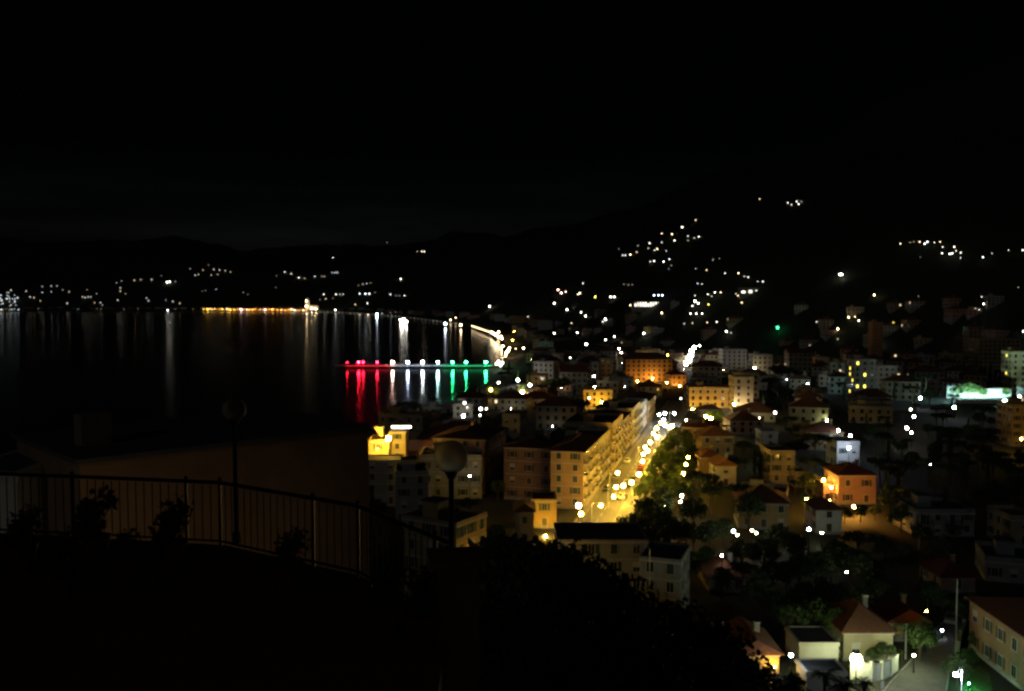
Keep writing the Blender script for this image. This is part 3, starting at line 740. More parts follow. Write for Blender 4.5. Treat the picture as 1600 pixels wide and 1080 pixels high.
bpx(1000, 1034, 605, 455, 12, roof='hip', wall='cream', label='pale house in front of the long orange building')
bpx(924, 936, 568, 520, 9, roof='flat', wall='white', name='apartment_block', cat='apartment block', label='thin white tower block catching light on its face')
bpx(938, 955, 562, 545, 9, roof='flat', wall='grey', name='apartment_block', cat='apartment block', label='grey tower block just inland of the thin white one')
bpx(876, 918, 582, 500, 14, roof='gable', wall='grey', label='long grey gabled hall seaward of the thin white tower block')
bpx(1128, 1166, 548, 640, 12, roof='flat', wall='white', name='apartment_block', cat='apartment block', label='pale block on the rise beyond the white street lights', mk='pale block on the rise')
bpx(1176, 1206, 556, 600, 11, roof='flat', wall='white', label='white lit house just inland of the pale block on the rise')
bpx(1232, 1268, 552, 590, 10, roof='gable', wall='cream', label='gabled house lit by a chain of small golden lamps', mk='chain-lit gabled house')
bpx(1095, 1126, 640, 378, 6, roof='hip', wall='cream', name='bar', cat='house', label='low house behind two dazzling yellow lamps', mk='two-lamp yellow house')
bpx(1142, 1193, 658, 330, 11, roof='hip', wall='pink', label='pinkish hip-roofed house on the dark slope', mk='pinkish hip-roofed house')
bpx(1098, 1147, 682, 286, 10, roof='hip', wall='ochre', label='dim ochre house with two dark windows below the pinkish one')
bpx(1193, 1217, 678, 300, 9, roof='flat', wall='white', label='small pale green lit house end beside black trees', mk='small pale green house')
bpx(1206, 1244, 709, 240, 10, roof='flat', wall='cream', name='apartment_block', cat='apartment block', label='tall beige block with shadowed balconies on its seaward side', mk='tall beige balcony block', balc_left=True)
bpx(1244, 1268, 742, 236, 8, roof='flat', wall='cream', label='low beige annex beside the tall beige balcony block')
bpx(1097, 1128, 715, 252, 9, roof='hip', wall='ochre', label='warm ochre house beside the three lamps of the side street')
bpx(1120, 1152, 728, 236, 8, roof='gable', wall='white', label='white gabled house half hidden by black trees')
bpx(1313, 1372, 743, 216, 10, roof='hip', wall='pink', label='bright orange lit three-storey house with dark shutters', mk='bright orange house', shut='brown_sh', storey=3.6, wpitch=3.1, rise=2.4)
bpx(1290, 1313, 757, 219, 8, roof='flat', wall='pink', label='low orange lit wing beside the bright orange house', parapet=.3)
bpx(1280, 1319, 797, 188, 8, roof='hip', wall='white', label='pale green lit house below the bright orange house', mk='pale green lit house')
bpx(1310, 1345, 694, 262, 9, roof='flat', wall='white', label='bluish lit white house behind two cold lamps')
bpx(1500, 1580, 608, 453, 8, roof='flat', wall='white', name='sports_hall', cat='building', label='low wall-like building flooded in turquoise light', mk='turquoise flooded building', win=False, parapet=.2)
bpx(1480, 1500, 598, 455, 8, roof='hip', wall='grey', label='dim grey house just seaward of the turquoise flooded building')
bpx(1528, 1592, 531, 610, 14, roof='flat', wall='ochre', name='apartment_block', cat='apartment block', label='tall brownish block on the slope with a lit top edge', mk='tall brownish block')
bpx(1584, 1640, 636, 302, 10, roof='flat', wall='ochre', name='apartment_block', cat='apartment block', label='golden lit block at the far inland edge', mk='golden block at the inland edge', shut='brown_sh')
bpx(1334, 1368, 564, 440, 10, roof='flat', wall='grey', name='apartment_block', cat='apartment block', label='dark block with yellow lit windows on the slope', mk='yellow-windowed block', lit=('yellow', 3.0), litp=.16)
bpx(1580, 1604, 552, 470, 10, roof='flat', wall='ochre', name='apartment_block', cat='apartment block', label='block with one large yellow lit window at the inland edge', lit=('yellow', 2.5), litp=.05)
bpx(1362, 1378, 505, 700, 9, roof='flat', wall='orange', label='small orange lit house on the dark hillside', mk='small orange hillside house', win=False)
bpx(1512, 1532, 511, 690, 9, roof='hip', wall='pink', label='small house between two reddish lamps on the hillside')
bpx(1436, 1528, 802, 186, 11, roof='flat', wall='grey', name='apartment_block', cat='apartment block', label='long unlit grey block with a flat roof inland', mk='long unlit grey block', balc=2)
bpx(1586, 1630, 812, 178, 9, roof='flat', wall='cream', label='cream house with a lit parapet at the inland edge below')
bpx(1112, 1173, 908, 150, 9, roof='hip', wall='white', label='pale hip-roofed house beyond the steep gabled house', mk='pale hip-roofed house')
bpx(1150, 1224, 1022, 114, 8, roof='gable', wall='cream', rmat='tile', label='golden lit gabled house under the cold white lamp', mk='golden gabled house', rx=False, rise=2.0, storey=2.8)
bpx(1326, 1404, 988, 121, 9, roof='hip', wall='cream', rmat='tile', label='villa with a brown hipped roof above the dazzling lamp', mk='brown hip-roofed villa', rise=2.9, storey=3.6, door=False)
bpx(1398, 1458, 972, 128, 8, roof='gable', wall='cream', rmat='redtile', label='yellow gabled wing with a red roof and green climber', mk='red-roofed gabled wing', rx=False, rise=2.0, storey=3.4, door=False)
bpx(1478, 1532, 905, 150, 8, roof='hip', wall='pink', rmat='redtile', label='house with a dull red roof beyond the lane', mk='dull red roof', rise=2.0)
bpx(1256, 1318, 1006, 119, 6, roof='flat', wall='white', label='low white flat-roofed outbuilding, upper of two', parapet=.2, win=False)
bpx(1268, 1332, 1052, 108.5, 4, roof='flat', wall='white', label='low white flat-roofed outbuilding, lower of two', parapet=.2, win=False)
# the terrace-side block at the lower inland corner: faces the lane
building('apartment_block', 'apartment block', (65.4, 110, 5), 31, 11, 7.2, R(-91.5), 'brownwall', 'hip', label='brownish two-storey block along the lane with tall dark windows', mk='brownish block along the lane', faces=('front', 'right'), shut='brown_sh', wpitch=3.4, rise=2.0, storey=3.5)

# walls, pergola light bar, sunshade
def wall_run(name, pts, h, th, m, label, cat='wall', cap='trim'):
    """a garden wall in bays between piers, following the ground points"""
    root = empty(name, pts[0], 0, label=label, cat=cat); o = pts[0]
    for a, c in zip(pts, pts[1:]):
        d = c - a; L = Vector((d.x, d.y)).length; rz = math.atan2(d.y, d.x)
        b = MB(); b.box(0.0, L, -th / 2, th / 2, -1, h, m); b.box(0, L, -th / 2 - .05, th / 2 + .05, h + .002, h + .1, cap)
        b.obj('wall_panel', root, a - o, rz)
        b = MB(); b.box(-.2, .2, -.2, .2, -1, h + .25, m); b.box(-.26, .26, -.26, .26, h + .25, h + .35, cap); b.obj('pier', root, a - o, rz)
    return root
wp = [at(*p) for p in [(1331, 1062), (1346, 1064), (1362, 1064), (1378, 1062), (1391, 1056), (1402, 1047)]]
wall_run('garden_wall', wp, 2.2, .25, 'white', 'curved pale garden wall dazzlingly lit beside the lane'); mark('curved pale garden wall', wp[2])
wp = [at(*p) for p in [(1497, 1018), (1501, 1000), (1506, 984), (1512, 970)]]
wall_run('garden_wall', wp, 1.2, .2, 'concrete', 'low concrete wall along the inland side of the lane')
wall_run('garden_wall', [Vector((atd(q, 628, 431).x, 431, zland(atd(q, 628, 431).x, 431))) for q in (1494, 1506, 1518, 1530, 1542, 1554, 1563)], 1.55, .3, 'concrete', 'long low dark wall in front of the turquoise flooded building')
p = atd(627, 667, 250); root = empty('light_bar', p, 0, label='long white fluorescent bar above the golden roof terrace', cat='lamp')
b = MB(); b.box(-2.7, 2.7, -.3, .3, -.3, .25, E('white', 14)); b.obj('tube', root)
b = MB(); b.box(-2.8, 2.8, -.35, .35, .26, .4, 'galv'); b.obj('housing', root)
b = MB(); b.tube([(-2, 0, .4), (-2, 0, -9)], .08, 'galv', 6); b.tube([(2, 0, .4), (2, 0, -9)], .08, 'galv', 6); b.obj('posts', root)
p = atd(592, 690, 234); root = empty('sunshade', (p.x, 239, p.z), 0, label='golden lit funnel-shaped sunshade on the flooded roof terrace', cat='sunshade')
b = MB(); b.add([(-.4, -.3, .6), (.4, -.3, .6), (.4, .3, .6), (-.4, .3, .6), (-2.0, -1.4, 3.4), (.6, -1.4, 3.4), (.6, 1.4, 3.4), (-2.0, 1.4, 3.4)], [(0, 1, 5, 4), (1, 2, 6, 5), (2, 3, 7, 6), (3, 0, 4, 7), (3, 2, 1, 0)], 'cream'); b.obj('canopy', root)
b = MB(); b.tube([(0, 0, -.8), (0, 0, .7)], .07, 'galv', 6); b.obj('pole', root)

# ------------------------------------------------------------------ town lamps seen one by one, with some unseen ones added
T = [  # px, py, hue, intensity, radius, height, look, keyword
 (607, 685, 'sodium', 900, .8, 13.5, None, 'dazzling golden lamp on the flooded roof terrace'),
 (580, 712, 'sodium', 260, .3, 12.2, None, 'small golden lamp in front of the flooded roof terrace'),
 (724, 650, 'white', 260, .75, 3, None, 'bright white lamp at the entrance of the beach building'),
 (726, 630, 'white', 30, .45, 8, 'white lamp', None), (751, 639, 'white', 40, .7, 5, 'white lamp', None), (760, 639, 'white', 10, .4, 5, 'faint white lamp', None), (750, 649, 'white', 12, .35, 4, 'faint white lamp', None),
 (734, 744, 'white', 14, .22, 7, 'small white lamp', None), (847, 703, 'white', 14, .25, 9, 'small white lamp', None),
 (767, 609, 'sodium',270, .6, 5, 'golden lamp among shore trees', None), (779, 598, 'white', 50, .55, 6, 'white lamp among shore trees', None),
 (809, 594, 'white', 570, .7, 3, 'white lamp at the foot of a tall lit tree', None), (828, 602, 'white', 570, .7, 3, 'white lamp at the foot of a tall lit tree', None), (816, 613, 'warm', 780, .95, 4, 'large warm white lamp', None),
 (775, 523, 'warm', 900, 2.6, 8, None, 'largest warm lamp where the shore promenade bends'), (768, 519, 'warm', 300, 1.6, 8, 'warm promenade lamp', None), (783, 526, 'warm', 300, 1.5, 8, 'warm promenade lamp', None),
 (794, 548, 'warm', 420, 1.3, 7, 'warm promenade lamp', None), (786, 541, 'warm', 120, .9, 7, 'warm promenade lamp', None), (779, 565, 'white', 260, 1.0, 5, 'white promenade lamp', None), (785, 567, 'white', 260, 1.0, 5, 'white promenade lamp', None), (790, 556, 'warm', 100, .8, 6, 'warm promenade lamp', None),
 (818, 544, 'warm', 60, .8, 6, 'small warm lamp', None), (806, 545, 'warm', 20, .6, 6, 'small warm lamp', None), (848, 545, 'cool', 40, .8, 8, 'small cold lamp', None), (891, 559, 'white', 16, .6, 7, 'faint white lamp', None),
 (866, 521, 'white', 60, 1.0, 7, 'small white lamp', None), (902, 520, 'white', 60, 1.0, 7, 'small white lamp', None), (916, 538, 'white', 130, 1.2, 7, 'round white lamp', None), (946, 531, 'white', 40, .8, 6, 'small white lamp', None), (960, 526, 'white', 40, .9, 6, 'small white lamp', None), (1006, 521, 'white', 90, 1.2, 7, 'round white lamp', None),
 (967, 545, 'white', 140, .8, 7, 'white lamp on the steep side street', None), (971, 552, 'white', 200, 1.0, 7, 'white lamp on the steep side street', None), (977, 559, 'white', 140, .9, 7, 'white lamp on the steep side street', None),
 (1085, 543, 'white', 300, .9, 7, 'dazzling white lamp of the floodlit junction', None), (1081, 549, 'white', 420, 1.25, 7, 'dazzling white lamp of the floodlit junction', None), (1079, 556, 'white', 420, 1.2, 7, 'dazzling white lamp of the floodlit junction', None), (1076, 563, 'white', 420, 1.2, 7, 'dazzling white lamp of the floodlit junction', None), (1072, 568, 'cool', 300, .9, 7, 'dazzling white lamp of the floodlit junction', None), (1093, 540, 'white', 60, .7, 8, 'small white lamp', None),
 (1135, 518, 'white', 60, 1.0, 6, 'small white lamp', None), (1215, 512, 'green', 60, 1.2, 6, None, 'single green light inland of the white lamps'), (1149, 550, 'warm', 50, .7, 6, 'small warm lamp', None), (1179, 575, 'warm', 110, .8, 5, 'warm lamp', None), (1195, 570, 'white', 260, 1.0, 5, 'white lamp', None), (1198, 563, 'white', 80, .8, 7, 'white lamp', None),
 (1252, 554, 'sodium', 60, .7, 6, 'small golden lamp', None), (1248, 559, 'sodium', 50, .6, 6, 'small golden lamp', None), (1242, 566, 'sodium', 60, .7, 5, 'small golden lamp', None), (1250, 571, 'yellow', 40, .6, 4, 'small golden lamp', None), (1264, 572, 'yellow', 60, .7, 4, 'small golden lamp', None), (1257, 575, 'yellow', 30, .5, 3, 'small golden lamp', None), (1240, 547, 'rosy', 40, .8, 7, 'rosy lamp', None),
 (1256, 601, 'cool', 130, .6, 5, 'cold white twin lamp', None), (1262, 600, 'cool', 130, .6, 5, 'cold white twin lamp', None), (1211, 645, 'white', 50, .5, 6, 'round white lamp', None), (1169, 633, 'warm', 110, .55, 5, 'warm lamp', None), (1147, 632, 'warm', 220, .5, 3, 'warm wall lamp', None),
 (1103, 651, 'yellow', 300, .65, 4, 'dazzling yellow lamp', None), (1111, 654, 'yellow', 300, .65, 4, 'dazzling yellow lamp', None), (1082, 640, 'sodium', 300, .45, 4, 'golden lamp', None), (1118, 639, 'sodium', 90, .3, 3, 'golden lamp', None), (1099, 668, 'white', 25, .35, 6, 'small white lamp', None), (1064, 623, 'white', 8, .35, 6, 'faint white lamp', None),
 (940, 629, 'sodium', 150, .5, 6, 'golden lamp', None), (921, 622, 'sodium', 60, .3, 9, 'golden lamp', None), (944, 656, 'white', 45, .5, 6, 'round white lamp', None), (929, 605, 'white', 60, .4, 3, 'white lamp', None), (928, 588, 'white', 60, .4, 10, 'white lamp', None),
 (1020, 592, 'orange', 460, .6, 4, 'orange lamp', None), (996, 596, 'orange', 130, .5, 4, 'orange lamp', None), (1042, 598, 'orange', 100, .5, 4, 'orange lamp', None), (1012, 556, 'yellow', 60, .8, 10, 'yellow lamp', None), (1022, 556, 'yellow', 60, .8, 10, 'yellow lamp', None), (1043, 555, 'yellow', 20, .6, 10, 'faint yellow lamp', None), (1062, 603, 'orange', 220, .5, 4, 'orange lamp', None),
 (1292, 657, 'lime', 40, .4, 5, 'greenish white lamp', None), (1310, 673, 'cool', 90, .5, 7, 'cold white lamp', None), (1329, 681, 'cool', 90, .5, 7, 'cold white lamp', None), (1326, 700, 'blue', 110, .5, 7, 'bluish white lamp', None),
 (1438, 622, 'cool', 120, .75, 5, 'cold white lamp', None), (1491, 637, 'cool', 130, .8, 5, 'cold white lamp', None), (1570, 627, 'teal', 420, .8, 4, 'turquoise white floodlight', None), (1550, 626.5, 'teal', 330, .16, .9, 'turquoise white floodlight', None), (1533, 626.5, 'teal', 330, .16, .9, 'turquoise white floodlight', None), (1512, 626.5, 'teal', 330, .16, .9, 'turquoise white floodlight', None),  # the three low turquoise lamps behind the wall are added, unseen
 (1423, 640, 'white', 20, .4, 6, 'faint white lamp', None), (1428, 651, 'white', 60, .6, 6, 'round white lamp', None), (1417, 669, 'white', 70, .6, 6, 'round white lamp', None), (1424, 676, 'white', 30, .42, 5, 'small white lamp', None), (1355, 598, 'white', 30, .5, 5, 'small white lamp', None), (1346, 610, 'white', 40, .55, 5, 'small white lamp', None),
 (1593, 620, 'white', 90, .7, 7, 'white lamp', None), (1598, 634, 'warm', 90, .7, 7, 'warm lamp', None), (1596, 686, 'sodium', 130, .35, 5, 'golden lamp', None), (1454, 726, 'cool', 6, .2, 6, 'faint cold lamp', None), (1204, 706, 'lime', 60, .25, 5, 'greenish lamp', None),
 (1072, 726, 'sodium', 110, .42, 7, 'warm side street lamp', None), (1068, 740, 'sodium', 260, .5, 7, 'golden side street lamp', None), (1075, 715, 'sodium', 70, .38, 7, 'warm side street lamp', None), (1065, 775, 'white', 60, .36, 6, 'white side street lamp', None), (1063, 784, 'white', 30, .26, 6, 'white side street lamp', None), (1039, 791, 'lime', 36, .25, 4, 'lime green garden lamp', None),
 (1287, 750, 'sodium', 120, .42, 5, 'golden lamp', None), (1299, 762, 'orange', 110, .3, 4, 'orange lamp', None), (1296, 782, 'sodium', 60, .26, 3, 'golden lamp', None), (1334, 792, 'orange', 420, .3, 2.6, 'orange garden lamp behind a hedge', None), (1260, 780, 'sodium', 60, .3, 4, 'golden lamp', None), (1264, 827, 'blue', 70, .36, 5, 'bluish lamp', None), (1284, 833, 'lime', 60, .22, 3, 'greenish lamp', None),
 (1146, 830, 'cool', 40, .34, 5, 'cold white lamp', None), (1152, 836, 'white', 20, .26, 4, 'small white lamp', None), (1175, 829, 'warm', 24, .28, 5, 'small warm lamp', None), (1182, 833, 'lime', 20, .26, 4, 'small greenish lamp', None), (1128, 868, 'white', 20, .22, 6, 'small white lamp', None), (1323, 894, 'white', 16, .2, 5, 'small white lamp', None),
 (1540, 966, 'white', 40, .3, 5.4, 'upper globe of the white twin lamp', None), (1541, 973, 'warm', 40, .26, 5, 'lower globe of the warm twin lamp', None), (1236, 1024, 'cool', 60, .27, 5.5, None, 'round cold white lamp beside the golden gabled house'),
 (1338, 1030, 'lime', 140, .95, 3.4, None, 'dazzling greenish white lamp above the curved garden wall'),
 (1211, 1042, 'sodium', 34, .12, 2.6, 'small golden wall lamp', None), (1428, 1024, 'lime', 90, .16, 2.4, 'small greenish lamp', None), (1448, 955, 'sodium', 8, .12, 6, 'small golden lamp', None),
 (1472, 985, 'cool', 8, .2, 1.2, 'small low cold lamp', None), (1514, 1068, 'green', 60, .1, .8, 'low green garden lamp', None),
]
T += [(852, 838, 'sodium', 420, .3, 4.5, 'golden lamp behind black leaves', None), (769, 922, 'sodium', 230, .2, 9, 'golden lamp behind black leaves', None),
      (771, 521, 'warm', 400, 2.2, 8, 'warm promenade lamp', None), (779, 519, 'warm', 300, 2.0, 8, 'warm promenade lamp', None), (779, 527, 'warm', 300, 2.2, 8, 'warm promenade lamp', None), (784, 529, 'warm', 300, 1.6, 8, 'warm promenade lamp', None), (791, 551, 'warm', 300, 1.4, 6, 'warm promenade lamp', None), (796, 544, 'warm', 200, 1.4, 6, 'warm promenade lamp', None), (801, 532, 'sodium', 300, .6, 5, 'golden promenade lamp', None), (803, 518, 'sodium', 300, .6, 5, 'golden promenade lamp', None), (776, 569, 'white', 200, 1.0, 5, 'white promenade lamp', None), (782, 571, 'white', 200, 1.0, 5, 'white promenade lamp', None)]  # promenade lamps added to swell the glare and light the facades
for px, py, hue, I, r, hh, look, lab in T:
    if py > 810 and I < 100 and hue not in ('sodium', 'orange'): I *= .4
    elif hue in ('white', 'cool') and not (1070 < px < 1095) and px > 700: I *= .55
    if px < 812 and py < 575: I *= .36; r *= .85
    if hue == 'teal': I *= 6
    if px in (1082, 1118, 921, 940): I *= 2.2
    if 1070 < px < 1090 and 540 < py < 570: r *= 2.0; I *= 1.3
    deep = {580: 231, 607: 233, 921: 400, 769: 132.2, 1082: 407, 1118: 407, 1147: 399, 1169: 398, 1020: 540, 996: 540, 1042: 517, 1062: 516, 940: 404, 1570: 437, 1550: 436, 1533: 436, 1512: 436, 852: 186}.get(px)
    lamp(px, py, hue, I, r, hh, look=look, label=lab, group='town lamps' if look else None, depth=deep)
lamp(1494, 1054, 'cool', 130, .3, 5.0, label='bluish white lamp on a bent pole beside the lawn', arm=.7)
mark('bluish lamp beside the lawn', at(1494, 1054, 5))
# an unlit grey street lamp over the flat roof
p = atd(992, 852, 128); root = empty('street_lamp', (p.x + 2.2, 128, zland(p.x, 128)), 0, label='unlit grey street lamp with a long arm over the black flat roof', cat='street lamp'); z = p.z - root.location.z
b = MB(); b.tube([(0, 0, -.5), (0, 0, z - .6)], [.12, .07], 'galv', 7); b.obj('pole', root)
b = MB(); b.tube([(0, 0, z - .6), (-.5, 0, z - .1), (-1.5, 0, z)], .05, 'galv', 6); b.obj('arm', root)
b = MB(); b.ball((-2.2, 0, z), .5, 'opal', 8, 5, .35); b.obj('lamp_head', root)
# utility poles
for px, pt, d, lb in [(1496, 905, 123, 'tall grey utility pole on the inland side of the lane'), (1416, 974, 121.5, 'pale utility pole in front of the yellow gabled wing'), (1543, 568, 560, 'thin pole before the tall brownish block, first of two'), (1552, 566, 560, 'thin pole before the tall brownish block, second of two'), (1437, 800, 176, 'pale post at the seaward end of the long unlit grey block')]:
    p = atd(px, pt, d); z0 = zland(p.x, d); k = max(.1, .0009 * d)
    root = empty('utility_pole', (p.x, d, z0), 0, label=lb, cat='pole', group='utility poles')
    b = MB(); b.tube([(0, 0, -.5), (0, 0, p.z - z0)], [k * 1.2, k * .8], 'concrete', 7); b.obj('pole', root)
    b = MB(); b.box(-.7, .7, -.05, .05, p.z - z0 - .5, p.z - z0 - .38, 'metal'); b.obj('crossarm', root)
car(at(1455, 996) + Vector((0, 0, .006)), R(57), 'car_dark', 'dark car parked on the lane below the red-roofed wing', 'cars parked in the lane')
car(at(1485, 972) + Vector((0, 0, .006)), R(62), 'car_silver', 'silver car parked farther up the lane', 'cars parked in the lane')
# white tilted sign
p = at(1378, 1070, 1.8); root = empty('road_sign', (p.x, p.y, zland(p.x, p.y)), R(35), label='white tilted board on a post at the bottom of the lane', cat='sign'); z = p.z - root.location.z
b = MB(); b.tube([(0, 0, -.3), (0, 0, z + .3)], .04, 'galv', 6); b.obj('post', root)
b = MB(); b.box(-.35, .35, -.06, -.03, z - .45, z + .45, 'trim'); b.obj('board', root)
# trees with a light of their own
for px, pt, d, k, lk in [(1503, 598, 446, 'street', 'turquoise lit tree'), (1514, 597, 447, 'street', 'turquoise lit tree'), (1524, 600, 447, 'street', 'turquoise lit tree'), (1411, 598, 470, 'cypress', 'pale turquoise lit cypress'), (1498, 600, 444, 'street', 'turquoise lit tree'), (1537, 606, 447, 'street', 'turquoise lit tree'), (1572, 606, 448, 'street', 'turquoise lit tree'),
                         (809, 578, 529, 'slim', 'tall floodlit tree'), (828, 578, 497, 'slim', 'tall floodlit tree'), (817, 600, 450, 'street', 'floodlit tree'), (767, 602, 454, 'street', 'golden lit shore tree'), (775, 604, 457, 'street', 'golden lit shore tree'), (745, 618, 460, 'broad', 'dark shore tree'), (790, 612, 440, 'broad', 'dark shore tree'),
                         (1262, 770, 208, 'broad', 'golden lit tree'), (1109, 641, 356, 'street', 'yellow lit tree'), (1122, 641, 357, 'street', 'yellow lit tree'), (1204, 690, 285, 'broad', 'pale green lit tree'), (1300, 655, 330, 'broad', 'dark tree'), (1220, 570, 470, 'pine', None), (1232, 575, 455, 'pine', None), (1205, 590, 440, 'pine', None),
                         (880, 588, 470, 'broad', None), (860, 590, 460, 'broad', None), (845, 600, 440, 'pine', None), (1438, 970, 121, 'street', 'lime green lit climber tree'), (1386, 1002, 119.2, 'broad', 'small tree in the villa garden'), (1410, 1018, 120, 'palm', None), (1362, 1018, 119.4, 'broad', 'small tree in the villa garden'),
                         (1290, 1042, 104, 'palm', None), (1347, 1060, 104, 'palm', None), (1315, 1060, 100, 'palm', None), (1150, 1045, 105, 'palm', None), (1185, 1050, 104, 'palm', None), (1212, 1052, 103, 'palm', None), (1170, 1058, 101, 'broad', None), (1236, 1050, 103, 'broad', None), (1497, 1022, 112, 'broad', 'bush at the lane edge'), (1515, 1012, 118, 'broad', None), (1525, 985, 124, 'broad', None)]:
    tpx(k, px, pt, d, lk, group='trees by a lamp' if lk else 'garden trees among the houses')
# big black trees on the slope just below the camera
for px, pt, d in [(800, 834, 47), (842, 842, 44), (772, 856, 42), (885, 852, 50), (905, 885, 52), (950, 935, 58), (1010, 945, 66), (1062, 938, 72), (1105, 975, 76), (985, 985, 50), (850, 945, 36), (1080, 1020, 58), (930, 1010, 42), (780, 940, 33), (1135, 1010, 84)]:
    tpx('dense', px, pt, d, group='black trees on the slope below the terrace', sz=1.0)

# ------------------------------------------------------------------ pier with the lights in red, white and green
PD = 721.0
def ppx(px, z=2.2):
    d = ray(px, 571); return d.x / d.y * PD
px0, px1 = ppx(539), -8.0
root = empty('pier', (px0, PD, 0), 0, label='long low pier edged with red, white and green light', cat='pier'); mark('pier', (ppx(650), PD, 2))
Lp = px1 - px0
b = MB(); b.box(0, Lp, 0, 5, 1.75, 2.2, 'concrete'); b.obj('deck', root)
b = MB(); b.box(-8, 0.0, -4, 9, 1.70, 2.22, 'concrete'); b.obj('pier_head', root)
b = MB(); b.tube([(0, 0, -4), (0, 0, 1.75)], .35, 'concrete', 8); pm = b.mesh('pile')
for i in range(12):
    for y in (.6, 4.4): put('pile', pm, root, (3 + i * (Lp - 8) / 11, y, 0))
for h1, a0, a1, s, lb in (('red', ppx(541) - px0, ppx(611) - px0, 1.5, 'red light strip'), ('blue', ppx(612) - px0, ppx(690) - px0, .55, 'bluish white light strip'), ('green', ppx(691) - px0, ppx(766) - px0, 1.1, 'green light strip')):
    b = MB(); b.box(a0, a1, -.3, -.004, 1.72, 2.12, E(h1, s)); tag(b.obj('light_strip', root), lb)
b = MB(); b.box(0, Lp, .1, .16, 3.1, 3.18, 'galv'); b.box(0, Lp, 4.84, 4.9, 3.1, 3.18, 'galv')
for i in range(60):
    x = i * Lp / 59
    for y in (.1, 4.84): b.box(x, x + .06, y, y + .06, 2.2, 3.1, 'galv')
tag(b.obj('railing', root), kind='stuff')
for i, (px, hue, I, w) in enumerate([(542, 'red', 16, 'faint red lamp at the seaward tip of the pier'), (560, 'red', 150, 'brightest red lamp, pair with a dimmer one, on the pier'), (567, 'red', 60, 'dimmer red lamp beside the brightest red one on the pier'), (589, 'red', 70, 'single red lamp between pier red pair and white lamps'), (613, 'rosy', 190, 'pinkish white lamp where the red pier strip ends'),
                                  (637, 'blue', 150, 'bluish white lamp on the pier next after the pinkish one'), (660, 'cool', 210, 'middle cold white lamp on the pier'), (684, 'teal', 190, 'turquoise white lamp where the green pier strip begins'), (707, 'green', 170, 'green lamp on the pier next after the turquoise one'), (728, 'green', 120, 'second green lamp from the turquoise one on the pier'), (759, 'green', 190, 'green lamp at the shore end of the pier')]):
    x = ppx(px); r = .75 if I > 50 else .4
    o = empty('pier_lamp', (x, PD + 1.2, 2.2), 0, label=w, cat='lamp', group='lamps along the pier')
    b = MB(); b.tube([(0, 0, 0), (0, 0, 2.3)], .07, 'galv', 6); b.obj('post', o)
    b = MB(); b.ball((0, 0, 2.7), r, E(hue, 2.0 * I / (math.pi * r * r)), 8, 6); b.obj('lamp_globe', o)

# ------------------------------------------------------------------ waterfronts
rnd = random.Random(5)
for i in range(15):
    y = 590 + i * 58; x = coast_x(y) + rnd.uniform(26, 34); h = rnd.uniform(8, 12); dp = rnd.uniform(12, 18)
    bld = building('apartment_block', 'apartment block', (x, y, zland(x, y)), rnd.uniform(28, 40), dp, h, -math.pi / 2 + rnd.uniform(-.05, .05), rnd.choice(['cream', 'white', 'ochre', 'pink']), rnd.choice(['flat', 'hip', 'flat']), group='apartment blocks along the promenade', rise=2.0, faces=('front', 'right'), prot=False)
    PENDING.append((bld, 'promenade apartment block facing the sea', Vector((x, y, 12))))
for i in range(58):
    if i < 36: x = -2650 + i * 46 + rnd.uniform(-8, 8); y = FARY + 62 + rnd.uniform(0, 30)
    else:
        y = 1500 + (i - 36) * 130; x = coast_x(y) + 90 + rnd.uniform(0, 30)
    w = rnd.uniform(22, 40)
    building('far_house', 'house', (x, y, zland(x, y)), w, 14, rnd.uniform(10, 17), rnd.uniform(-.2, .2), rnd.choice(['cream', 'white', 'ochre', 'pink']), rnd.choice(['flat', 'hip']), win=False,
             group='houses along the far waterfront' if i < 36 else 'houses along the bend of the bay',
             label=(f'tiny house in the row along the far waterfront, {(ORD[i] if i else "first ").strip()} from the seaward end' if i < 36 else f'tiny dark house behind the distant shore road, {(ORD[i - 36] if i > 36 else "first ").strip()} from the promenade bend'), prot=False, sink=8)
# the floodlit church on the far shore
p = at(484, 485.5); cy0 = FARY + 46; p = Vector((atd(484, 485, cy0).x, cy0, zland(atd(484, 485, cy0).x, cy0)))
root = empty('church', p, 0, label='tiny floodlit church with a bell tower on the far waterfront', cat='church'); mark('floodlit church', p)
b = MB(); b.box(0, 42, 0, 24, -4, 24, 'white'); b.obj('nave', root)
b = MB(); b.add([(-1, -1, 24.02), (43, -1, 24.02), (43, 25, 24.02), (-1, 25, 24.02), (-1, 12, 31), (43, 12, 31)], [(3, 2, 1, 0), (0, 1, 5, 4), (2, 3, 4, 5), (1, 2, 5), (3, 0, 4)], 'tile'); b.obj('roof', root)
b = MB(); b.box(-22, -4, 0, 18, -4, 46, 'white'); b.box(-23, -3, -1, 19, 46.01, 47.5, 'trim'); b.box(-20, -6, 2, 16, 47.52, 58, 'white'); b.obj('bell_tower', root)
b = MB(); b.add([(-20.5, 1.5, 58.02), (-5.5, 1.5, 58.02), (-5.5, 16.5, 58.02), (-20.5, 16.5, 58.02), (-13, 9, 68)], [(3, 2, 1, 0), (0, 1, 4), (1, 2, 4), (2, 3, 4), (3, 0, 4)], 'white'); b.obj('spire', root)
